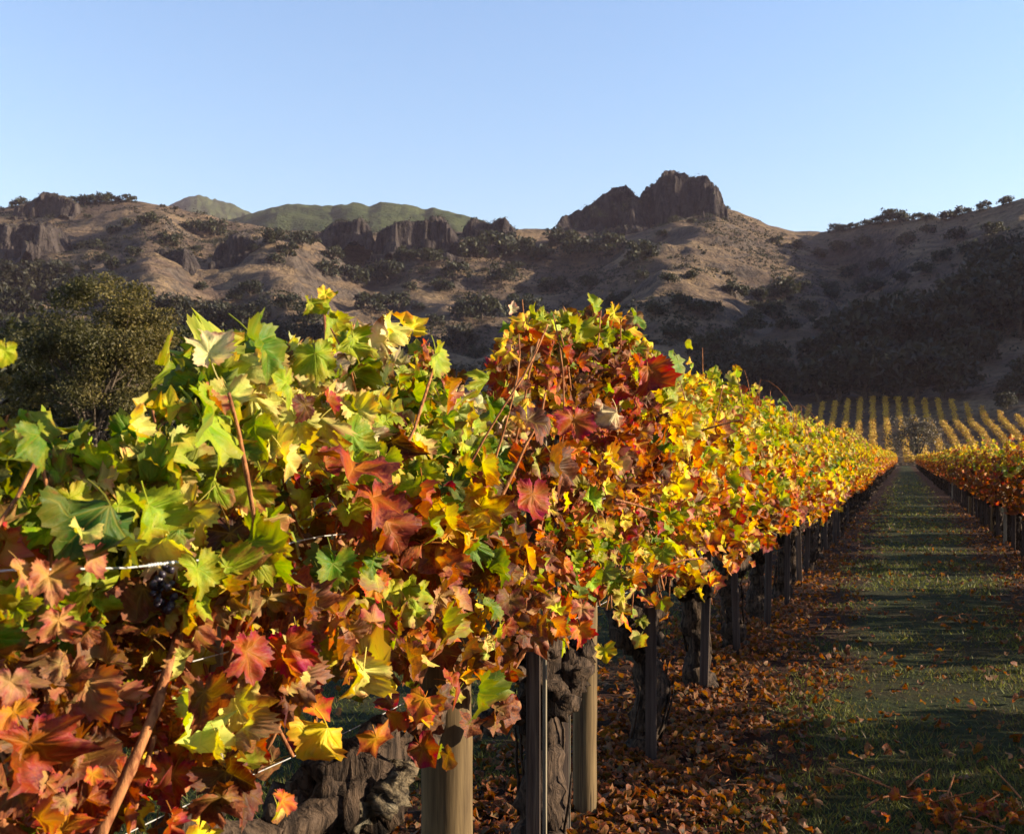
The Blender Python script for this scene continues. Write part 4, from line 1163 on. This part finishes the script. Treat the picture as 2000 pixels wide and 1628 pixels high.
SP = 1.49
GL, GR = 'grapevines of the row left of the grass path', 'grapevines of the row right of the grass path'
d = NEAR[-1][0] + 1.4; vi = len(NEAR)
while d < 150:
    Y = row_y(d, XL)
    if vi < 14:
        lab = '%s grapevine past the lime topped one in the left row' % ordinal(vi - 1)
    elif d < 34:
        lab = '%s grapevine past the lime topped one, well along the left row' % ordinal(vi - 1)
    else:
        lab = 'small distant grapevine in the far part of the left row'
    far = d > 34
    pool = SV_FAR['F'] if far else SV_MID['E']
    place_vine(XL + random.uniform(-.05, .05), Y, pool[random.randrange(len(pool))], lab, GL, vi, random.random() < .5, not far)
    d += SP * CS; vi += 1
GAP_R = [(2.9, 5.2), (7.2, 8.2), (13.2, 14.1)]
Y = -2.73; vi = 0
while Y < 150:
    if not any(a < Y < b for a, b in GAP_R):
        far = Y > 40
        pool = SV_FAR['Q'] if far else SV_MID['Q']
        if depth(XR, Y) < 16: lab = 'grapevine just outside the right edge of the picture'
        elif Y < 40:
            nr_ = nr_ + 1 if vi and 'nr_' in globals() else 1
            lab = '%s grapevine inward from the right edge, in the right row' % ordinal(nr_)
        else: lab = 'small distant grapevine in the row right of the path'
        place_vine(XR + random.uniform(-.05, .05), Y, pool[random.randrange(len(pool))], lab, GR, vi, random.random() < .5, not far)
    Y += SP; vi += 1
GAP_2 = [(8.2, 9.2), (14.2, 15.1), (18.7, 19.6), (23.1, 24.1), (29.1, 30), (35.1, 36), (42, 43.4)]
Y = -0.24; vi = 0
while Y < 120:
    if not any(a < Y < b for a, b in GAP_2):
        pool = SV_FAR['Q'] if Y > 30 else SV_MID['Q']
        place_vine(XR2 + random.uniform(-.05, .05), Y, pool[random.randrange(len(pool))], 'grapevine of the row hidden behind the one at the right', 'grapevines of the second row on the right', vi, random.random() < .5, False)
    Y += SP; vi += 1

# distant vine rows on the rising ground
n_row = 0
for q in range(-6, 18):
    Xr = -8.0 + q * 2.95
    rng = np.random.default_rng(900 + q)
    P, tint = [], []
    Ya = np.arange(190, 340, 0.5); Xa = Xr - 0.025 * (Ya - 196)
    Da = -Xa * SN + Ya * CS; Ua = 1000 + F * (Xa * CS + Ya * SN) / Da
    Za = np.maximum(hill_height(Ua, Da), 0.0)
    for Yr, Xq, dq, uq, z in zip(Ya, Xa, Da, Ua, Za):
        if uq < 1530 or uq > 2080: continue
        if HOR - (z - HC) / dq * F < np.interp(uq, [1540, 1600, 1700, 1850, 1920, 2000], [806, 798, 785, 789, 806, 826]): continue
        m = 30
        e = np.stack([Xq + rng.normal(size=m) * 0.30, Yr + rng.uniform(-.25, .25, m), z + rng.uniform(0.6, 1.75, m)], -1)
        P.append(e)
        f = (e[:, 2] - z - 0.6) / 1.15
        tint.append(np.where((rng.random(m) < 0.25 + 0.5 * f)[:, None], np.array([[0.50, 0.30, 0.030]]), np.array([[0.30, 0.15, 0.030]])))
    if len(P) < 10: continue
    P = np.concatenate(P); T = np.concatenate(tint)
    V, Q, colr = leaf_cards(P, 0.19, 950 + q, T, 0.15)
    org = np.array([P[0, 0], P[0, 1], P[:, 2].min()])
    root = empty('vine_row', org)
    f = link('foliage', mesh_np('foliage', V - org, [Q], M['far_leaf'], col=colr), root); f['kind'] = 'stuff'
    n_row += 1
    tag(root, '%s yellow vine row from the left on the distant rising field' % ORD[n_row - 1], 'vine row', 'vine rows on the distant rising field')

# ------------------------------------------------------------------ trellis
def round_post(px, r, h, label, X=None, tilt=0.0):
    d = px
    Xp = XL if X is None else X
    Y = row_y(d, Xp)
    b = MB()
    n = 14
    z = np.linspace(-0.08, h, n)
    rng = np.random.default_rng(int(d * 100))
    P = np.stack([0.004 * rng.normal(size=n).cumsum() * 0.3 + tilt * z, 0.004 * rng.normal(size=n).cumsum() * 0.3, z], -1)
    rad = np.full(n, r); rad[-1] = r * 0.90
    b.tube(P, rad, 28, 0.03, 3)
    o = link('trellis_post', b.mesh('trellis_post', M['post'], False)); o.location = (Xp, Y, 0)
    for pl in o.data.polygons: pl.use_smooth = len(pl.vertices) == 4
    return tag(o, label, 'post', 'round posts of the trellis')
round_post(2.90, 0.068, 0.98, 'thick round wooden post at the bottom centre, sunlit on one side', X=-1.14)
round_post(4.27, 0.046, 1.15, 'slimmer round wooden post behind the gnarled trunk')
round_post(0.62, 0.06, 1.3, 'round wooden post beside the nearest vine', X=-1.3)
for q, d in enumerate([15.0, 21.5, 28.0, 36]):
    round_post(d, 0.045, 1.5, '%s round post far along the left vine row' % ORD[q])
for q, d in enumerate([20.5, 27.5, 35]):
    round_post(d, 0.045, 1.55, '%s round post along the right vine row' % ORD[q], X=XR - 0.05)

def stake(d, w, t, h, mat, label, X=XL, rz=0.0, lean=0.0):
    b = MB()
    n = 5
    z = np.linspace(-0.08, h, n)
    pr = np.array([(-.5, -.42), (-.42, -.5), (.42, -.5), (.5, -.42), (.5, .42), (.42, .5), (-.42, .5), (-.5, .42)]) * np.array([w, t])
    V = np.concatenate([np.stack([pr[:, 0] + lean * zz, pr[:, 1], np.full(8, zz)], -1) for zz in z])
    i = np.arange(n - 1)[:, None] * 8; j = np.arange(8)[None, :]; k = (j + 1) % 8
    b.add(V, np.stack([i + j, i + k, i + 8 + k, i + 8 + j], -1).reshape(-1, 4))
    V2 = np.concatenate([V[-8:], [[lean * h, 0, h + 0.004]]])
    b.add(V2, None, [(q, (q + 1) % 8, 8) for q in range(8)])
    o = link('vine_stake', b.mesh('vine_stake', mat)); o.location = (X, row_y(d, X), 0); o.rotation_euler = (0, 0, rz)
    return tag(o, label, 'stake', 'stakes beside the vines')
stake(1.98, 0.026, 0.012, 1.35, M['pale_stake'], 'thin pale stake under the lime topped vine', rz=0.3)
stake(3.52, 0.045, 0.045, 1.35, M['stake'], 'dark square stake standing before the gnarled trunk', X=XL + 0.05, rz=0.35)
stake(3.60, 0.012, 0.012, 1.55, M['pale_stake'], 'added pale strip for the lit edge of the dark square stake', X=XL + 0.06)  # added rod whose pale colour stands in for the stake's sunlit edge
stake(3.98, 0.050, 0.018, 1.75, M['stake'], 'flat stake between gnarled trunk and slim round post', X=XL, rz=0.75)
stake(4.02, 0.014, 0.010, 1.75, M['pale_stake'], 'added pale strip for the lit edge of the flat stake by the slim round post', X=XL + 0.012, rz=0.5)  # also added: pale colour imitates sun along the flat stake's edge
sd = [5.02, 6.55, 7.8, 9.15, 10.45, 12.0, 13.4, 14.8, 16.2, 17.6, 19.0, 20.4, 23.2, 26]
for q, d in enumerate(sd):
    stake(d, 0.05, 0.05, 1.3, M['stake'], '%s dark square stake along the left row after the round posts' % ORD[q], X=XL + 0.08 + 0.04 * math.sin(q * 5.1), rz=0.2 + 0.3 * math.sin(q * 3), lean=0.035 * math.sin(q * 2.3))
for q, Yp in enumerate(np.arange(15, 44, 1.49)):
    stake(depth(XR, Yp), 0.045, 0.045, 1.3, M['stake'] if q % 7 != 3 else M['pale_stake'], '%s stake along the row right of the path' % ORD[q], X=XR - 0.08, rz=0.2)

# trellis wires, sagging a little between the posts
def wire(zs, X, y0, y1, r, label, n=120, knots=(), xs=None):
    Y = np.linspace(y0, y1, n)
    z = np.interp(Y, [a for a, b in zs], [b for a, b in zs]) - 0.012 * np.sin(Y * 2.1) ** 2
    b = MB()
    xo = np.zeros(n) if xs is None else np.interp(Y, [a for a, b_ in xs], [b_ - X for a, b_ in xs])
    b.tube(np.stack([xo, Y - y0, z], -1), r, 6)
    for ky in knots:                                   # wrapped tie and splices
        kz = float(np.interp(ky, Y, z))
        for q in range(5):
            b.lump((0, ky - y0 + q * 0.006, kz), (r * 1.9, 0.004, r * 1.9), q, 0.1, 7, 5)
    o = link('trellis_wire', b.mesh('trellis_wire', M['wire'], True)); o.location = (X, y0, 0)
    return tag(o, label, 'wire', 'trellis wires')
yw = lambda x: row_y(F * 0.93 / CS / (1766.0 - x), -0.93)
wire([(0.0, 1.31), (yw(0), 1.287), (yw(250), 1.265), (yw(480), 1.253), (50, 1.2)], -0.93, 0.2, 40, 0.0014, 'bright galvanised wire crossing the leaves at the left edge', 420, (yw(55), yw(290), yw(320), yw(455)), [(0, -0.93), (yw(480), -0.93), (yw(480) + 0.5, -1.08), (40, -1.08)])
wire([(0, 1.06), (40, 1.06)], -1.12, 0.3, 40, 0.0011, 'lower trellis wire among the brown leaves', 200)
wire([(0, 0.80), (60, 0.80)], XL, 0.3, 60, 0.0011, 'lowest trellis wire carrying the vine arms', 200)
wire([(10, 1.25), (80, 1.2)], XR - 0.1, 10, 80, 0.002, 'trellis wire along the row right of the path', 200)

# stout canes that show plainly in front
def hero_cane(vine, P, r0, r1):
    P = np.array([np.array(at(*p)) for p in P])
    t = np.linspace(0, 1, 26); s = np.linspace(0, 1, len(P))
    pts = np.stack([np.interp(t, s, P[:, a]) for a in range(3)], -1)
    for _ in range(3):
        pts[1:-1] = (pts[:-2] + pts[1:-1] * 2 + pts[2:]) / 4
    org = np.array(vine.location)
    b = MB()
    r = np.linspace(r0, r1, 26); r[::5] *= 1.22
    b.tube(pts - org, r, 9, 0.08, 3)
    link('cane', b.mesh('cane', M['cane'], True), vine)
A_, B_, C_, D_ = VINES[:4]
hero_cane(A_, [(190, 1640, 1.42), (255, 1500, 1.45), (310, 1370, 1.5), (345, 1240, 1.56), (420, 1130, 1.65), (475, 1075, 1.72)], 0.0085, 0.0045)
hero_cane(A_, [(255, 1600, 1.5), (285, 1500, 1.52), (310, 1400, 1.56), (350, 1250, 1.6), (355, 1150, 1.62)], 0.005, 0.003)
hero_cane(B_, [(335, 1565, 1.7), (380, 1520, 1.73), (425, 1462, 1.78), (480, 1390, 1.85)], 0.006, 0.004)
hero_cane(A_, [(-10, 1590, 1.35), (20, 1620, 1.37), (60, 1640, 1.4)], 0.008, 0.006)
hero_cane(A_, [(85, 1640, 1.4), (95, 1560, 1.42), (75, 1500, 1.43), (60, 1440, 1.42)], 0.006, 0.003)
hero_cane(B_, [(440, 1470, 1.85), (470, 1520, 1.87), (485, 1545, 1.88)], 0.0018, 0.0015)
hero_cane(C_, [(1000, 1310, 3.2), (1030, 1260, 3.2), (1040, 1200, 3.25), (1030, 1120, 3.3)], 0.008, 0.004)
hero_cane(D_, [(1225, 1130, 4.6), (1290, 1105, 4.6), (1340, 1092, 4.65), (1380, 1090, 4.7)], 0.006, 0.004)
hero_cane(C_, [(1200, 975, 3.6), (1240, 985, 3.65), (1290, 1000, 3.7)], 0.005, 0.003)
hero_cane(D_, [(1370, 840, 5.4), (1420, 826, 5.4), (1450, 818, 5.4)], 0.005, 0.003)
hero_cane(B_, [(640, 760, 2.3), (638, 680, 2.34), (632, 600, 2.36), (625, 560, 2.38)], 0.004, 0.0018)
hero_cane(B_, [(800, 900, 2.45), (812, 840, 2.45), (830, 790, 2.45), (845, 760, 2.45)], 0.0025, 0.0015)
hero_cane(C_, [(1030, 640, 3.4), (1022, 610, 3.4), (1020, 585, 3.4)], 0.003, 0.0015)
hero_cane(B_, [(815, 1330, 2.5), (845, 1270, 2.5), (870, 1210, 2.5), (880, 1180, 2.5)], 0.010, 0.007)
for q in range(26):
    rng = np.random.default_rng(1200 + q)
    x = rng.uniform(1150, 1400); y0 = rng.uniform(1090, 1200); dq = F * 1.243 / (1766 - x) * 0.97
    hero_cane(D_ if x < 1310 else VINES[4], [(x, y0, dq), (x + rng.normal() * 14, y0 - 50, dq), (x + rng.normal() * 28 + 8, y0 - 110, dq + 0.03)], 0.0038, 0.0024)

# the old limb and the log-like arm at the bottom
rng = np.random.default_rng(41)
b = MB()
pl = np.array([at(525, 1600, 2.22), at(590, 1588, 2.24), at(660, 1575, 2.26), at(720, 1555, 2.28), at(765, 1525, 2.3), at(772, 1490, 2.33)])
t = np.linspace(0, 1, 26); s = np.linspace(0, 1, 6)
pts = np.stack([np.interp(t, s, pl[:, a]) for a in range(3)], -1)
org = np.array(B_.location)
b.tube(pts - org, np.interp(t, [0, .3, .75, 1], [0.036, 0.05, 0.046, 0.022]), 20, 0.5, 5, 0.14)
for q in range(5):
    b.lump(pts[6 + q * 4] - org + rng.normal(size=3) * 0.012, np.array([0.045, 0.05, 0.04]) * rng.uniform(.7, 1.1), q, 0.55, 18, 12, 2.6)
old = link('old_limb', b.mesh('old_limb', M['dead_wood'], True), B_)
old['label'] = 'weathered pale old limb lying near the ground'
b = MB()
for (P, r) in [([(700, 1640, 2.45), (705, 1560, 2.42), (722, 1490, 2.40), (742, 1440, 2.4), (748, 1400, 2.42)], 0.042), ([(730, 1470, 2.4), (760, 1500, 2.38), (770, 1540, 2.36)], 0.03)]:
    pl = np.array([at(*p) for p in P]); s = np.linspace(0, 1, len(pl)); t = np.linspace(0, 1, 18)
    pts = np.stack([np.interp(t, s, pl[:, a]) for a in range(3)], -1)
    b.tube(pts - org, r * (1.1 - 0.35 * t), 16, 0.55, 9, 0.16)
b.lump(np.array(at(720, 1465, 2.42)) - org, (0.055, 0.06, 0.06), 4, 0.55, 18, 12, 2.4)
link('cordon_arm', b.mesh('cordon_arm', M['bark'], True), B_)
# burls on the trunk behind the square stake
b = MB()
org = np.array(C_.location)
for (x, y, dq, r) in [(1060, 1330, 3.72, .075), (1110, 1320, 3.78, .075), (1090, 1370, 3.72, .06), (1035, 1300, 3.75, .05), (1130, 1275, 3.85, .055), (1070, 1280, 3.8, .055), (1020, 1390, 3.7, .04), (960, 1410, 3.7, .05), (985, 1385, 3.7, .05)]:
    b.lump(np.array(at(x, y, dq)) - org, (r, r * 1.05, r * .95), x, 0.5, 18, 12, 2.4)
link('burl', b.mesh('burl', M['bark'], True), C_)

# a shrivelled bunch of grapes
rng = np.random.default_rng(8)
gc = np.array(at(322, 1150, 1.52)) - np.array(A_.location)
b = MB()
for q in range(26):
    a = rng.uniform(0, 6.28); zz = rng.uniform(-0.035, 0.03); rr = 0.017 * (1 - abs(zz) / 0.05)
    b.lump(gc + np.array([rr * math.cos(a), rr * math.sin(a), zz]), np.full(3, rng.uniform(0.0048, 0.0068)), q, 0.12, 9, 7, 2)
link('grape_bunch', b.mesh('grape_bunch', M['grape'], True), A_)

# ------------------------------------------------------------------ the vineyard floor
rng = np.random.default_rng(55)
def row_dist(X):
    return np.abs((X + 1.17 + 1.395) % 2.79 - 1.395)
n = 270000
# denser near the camera
dg = 3.0 * (110 / 3.0) ** rng.random(n) ** 1.2
ug = rng.uniform(-300, 2080, n)
gx, gy = ud_to_world(ug, dg)
rdist = row_dist(gx)
patch = fbm(gx * 1.3, gy * 1.3, None, 71, 3)
left = gx < -1.9
prob = np.where(left, 0.75, smooth(0.35, 0.85, rdist + patch * 0.25)) * (0.22 + 0.78 * smooth(-0.35, 0.45, patch))
prob = prob * (1 - smooth(30, 105, dg))
ok = (rng.random(n) < prob) & (gx < 1.5) & (gx > -9)
gx, gy, dg, patch = gx[ok], gy[ok], dg[ok], patch[ok]
n = len(gx)
hgt = (0.010 + 0.022 * rng.random(n)) * (1 + 0.5 * patch) * (1 + np.minimum(dg, 40) / 50)
wd = 0.0026 * np.maximum(dg / 4.0, 0.7)
aa = rng.uniform(0, 6.28, n); lean = rng.normal(size=(n, 2)) * 0.7 * hgt[:, None]
cx, sx_ = np.cos(aa) * wd, np.sin(aa) * wd
V = np.stack([np.stack([gx - cx, gy - sx_, np.zeros(n)], -1), np.stack([gx + cx, gy + sx_, np.zeros(n)], -1), np.stack([gx + lean[:, 0], gy + lean[:, 1], hgt], -1)], 1).reshape(-1, 3)
dry = rng.random(n) < 0.28 + 0.22 * (patch < -0.1)
tc = np.where(dry[:, None], np.array([[0.085, 0.050, 0.020]]), np.array([[0.088, 0.096, 0.018]])) * np.exp(rng.normal(size=(n, 1)) * 0.3)
tc = np.concatenate([tc, np.ones((n, 1))], 1)
tag(link('grass', mesh_np('grass', V, [np.arange(3 * n).reshape(-1, 3)], M['grass'], col=np.repeat(tc, 3, 0))), 'short green grass on the path between the vine rows', 'grass', kind='stuff')

# fallen leaves
litter_cols = [('B', 4), ('R', 2.8), ('O', 0.7), ('P', 1.2), ('D', 2.4)]
lk = [a for a, b in litter_cols]; lw = np.array([b for a, b in litter_cols]); lw = lw / lw.sum()
ld = 3.1 * (34 / 3.1) ** rng.random(110000)
lx, ly = ud_to_world(rng.uniform(350, 2060, 110000), ld)
lp = np.exp(-(row_dist(lx) / 0.50) ** 2) + 0.025 + 0.12 * np.maximum(0, fbm(lx * 0.9, ly * 0.9, None, 81, 2))
lp = np.where(lx < -2.0, lp * 0.25, lp)
lok = (lx < 2.4) & (lx > -3.2) & (rng.random(110000) < lp)
spots = list(zip(lx[lok][:9500].tolist(), ly[lok][:9500].tolist()))
spots.sort(key=lambda q: depth(*q))
def ground_leaf(x, y):
    k = lk[int(rng.choice(len(lk), p=lw))]
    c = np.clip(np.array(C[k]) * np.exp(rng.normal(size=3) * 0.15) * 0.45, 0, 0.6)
    n_ = np.array([rng.normal() * 0.4, rng.normal() * 0.4, 1.0 if rng.random() < .6 else -1.0])
    a = rng.uniform(0, 6.28)
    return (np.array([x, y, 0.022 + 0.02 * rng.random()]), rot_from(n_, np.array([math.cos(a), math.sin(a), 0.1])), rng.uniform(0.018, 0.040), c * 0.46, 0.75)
WORD = {'B': 'brown', 'R': 'red', 'O': 'orange', 'P': 'pale tan', 'D': 'dark red'}
fallen = [mesh_np('fallen_leaf', V, [T], M['leaf'], uv=uv, shade=True) for V, T, uv in [leaf_template(13, 2, 420 + q, 1.9, True) for q in range(12)]]
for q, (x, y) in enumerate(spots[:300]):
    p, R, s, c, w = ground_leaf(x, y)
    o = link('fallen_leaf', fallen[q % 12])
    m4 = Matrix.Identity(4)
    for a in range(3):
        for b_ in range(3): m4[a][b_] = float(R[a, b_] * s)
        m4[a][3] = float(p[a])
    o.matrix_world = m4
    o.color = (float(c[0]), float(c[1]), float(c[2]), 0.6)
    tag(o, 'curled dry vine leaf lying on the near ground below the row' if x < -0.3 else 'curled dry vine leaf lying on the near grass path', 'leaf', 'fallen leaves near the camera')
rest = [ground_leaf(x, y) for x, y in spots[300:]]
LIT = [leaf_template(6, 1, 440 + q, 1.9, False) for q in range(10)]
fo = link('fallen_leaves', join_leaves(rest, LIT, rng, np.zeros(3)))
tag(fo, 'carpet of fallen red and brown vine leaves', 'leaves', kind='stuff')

# prunings lying about
for q, (P, lab) in enumerate([([(1330, 1590, 4.3), (1375, 1560, 4.5), (1425, 1535, 4.65)], 'forked pruning lying on the litter at the bottom'), ([(1690, 1590, 4.3), (1760, 1570, 4.4), (1810, 1565, 4.45)], 'thin curved pruning lying on the dark path'), ([(1830, 1215, 9.4), (1855, 1210, 9.5), (1880, 1205, 9.6)], 'pale straight twig lying on the middle of the path')]):
    pts = []
    for (x, y, _) in P:
        dq = F * HC / (y - HOR); X_, Y_ = ud_to_world(x, dq); pts.append((X_, Y_, 0.03))
    pts = np.array(pts); t = np.linspace(0, 1, 12); s = np.linspace(0, 1, 3)
    pp = np.stack([np.interp(t, s, pts[:, a]) for a in range(3)], -1)
    pp[:, 2] += 0.012 * np.sin(t * 7); pp[:, 1] += 0.03 * np.sin(t * 4)
    b = MB(); b.tube(pp - pp[0], 0.005 * np.linspace(1, .5, 12), 6)
    b.tube(np.stack([pp[6] - pp[0], pp[6] - pp[0] + np.array([0.08, 0.06, 0.02]), pp[6] - pp[0] + np.array([0.17, 0.09, 0.015])]), 0.003, 5)
    o = link('twig', b.mesh('twig', M['cane'], True)); o.location = pp[0]
    tag(o, lab, 'twig')
# a heap of prunings and leaves at the bottom right
rng = np.random.default_rng(66)
dq = F * HC / (1600 - HOR); hx, hy = ud_to_world(1870, dq)
heap = empty('brush_pile', (hx, hy, 0))
tag(heap, 'little pile of red leaves and twigs at the bottom right', 'brush pile')
for q in range(14):
    a = rng.uniform(0, 6.28); L = rng.uniform(0.1, 0.3)
    s0 = np.array([rng.normal() * 0.12, rng.normal() * 0.10, rng.uniform(0.01, 0.06)])
    e0 = s0 + np.array([math.cos(a) * L, math.sin(a) * L, rng.uniform(-0.02, 0.10)])
    b = MB(); b.tube(np.stack([s0, (s0 + e0) / 2 + rng.normal(size=3) * 0.015, e0]), [0.0045, 0.004, 0.0025], 5)
    link('stick', b.mesh('stick', M['cane'], True), heap)
for q in range(60):
    p, R, s, c, w = ground_leaf(0, 0)
    p = np.array([rng.normal() * 0.15, rng.normal() * 0.11, rng.uniform(0.01, 0.08)])
    R = rot_from(rng.normal(size=3) + np.array([0, 0, .8]), rng.normal(size=3))
    o = link('leaf', fallen[q % 12], heap)
    m4 = Matrix.Identity(4)
    for a in range(3):
        for b_ in range(3): m4[a][b_] = float(R[a, b_] * s)
        m4[a][3] = float(p[a])
    o.matrix_local = m4
    k = 'ROB'[q % 3]; o.color = (*C[k], 0.5)

# ------------------------------------------------------------------ haze
HAZE = 0.00005
b = MB()
top_z = max(float(HH.max()), max(max(v.co.z for v in o.data.vertices) for o in bpy.data.objects if o.name.startswith('hill') and o.type == 'MESH' and o.parent is None)) + 15
b.box((0, 0, (top_z - 1.5) / 2), (7500, 7500, top_z + 1.5))
hz = link('haze', b.mesh('haze', None))
hm = bpy.data.materials.new('haze'); hm.use_nodes = True
ht = hm.node_tree; ht.nodes.clear()
ho = ht.nodes.new('ShaderNodeOutputMaterial'); pv = ht.nodes.new('ShaderNodeVolumePrincipled')
pv.inputs['Color'].default_value = (0.92, 0.74, 0.90, 1); pv.inputs['Density'].default_value = HAZE
pv.inputs['Anisotropy'].default_value = 0.0
ht.links.new(pv.outputs[0], ho.inputs['Volume'])
hz.data.materials.append(hm)
tag(hz, 'thin blue autumn haze over the valley', 'haze', kind='stuff')
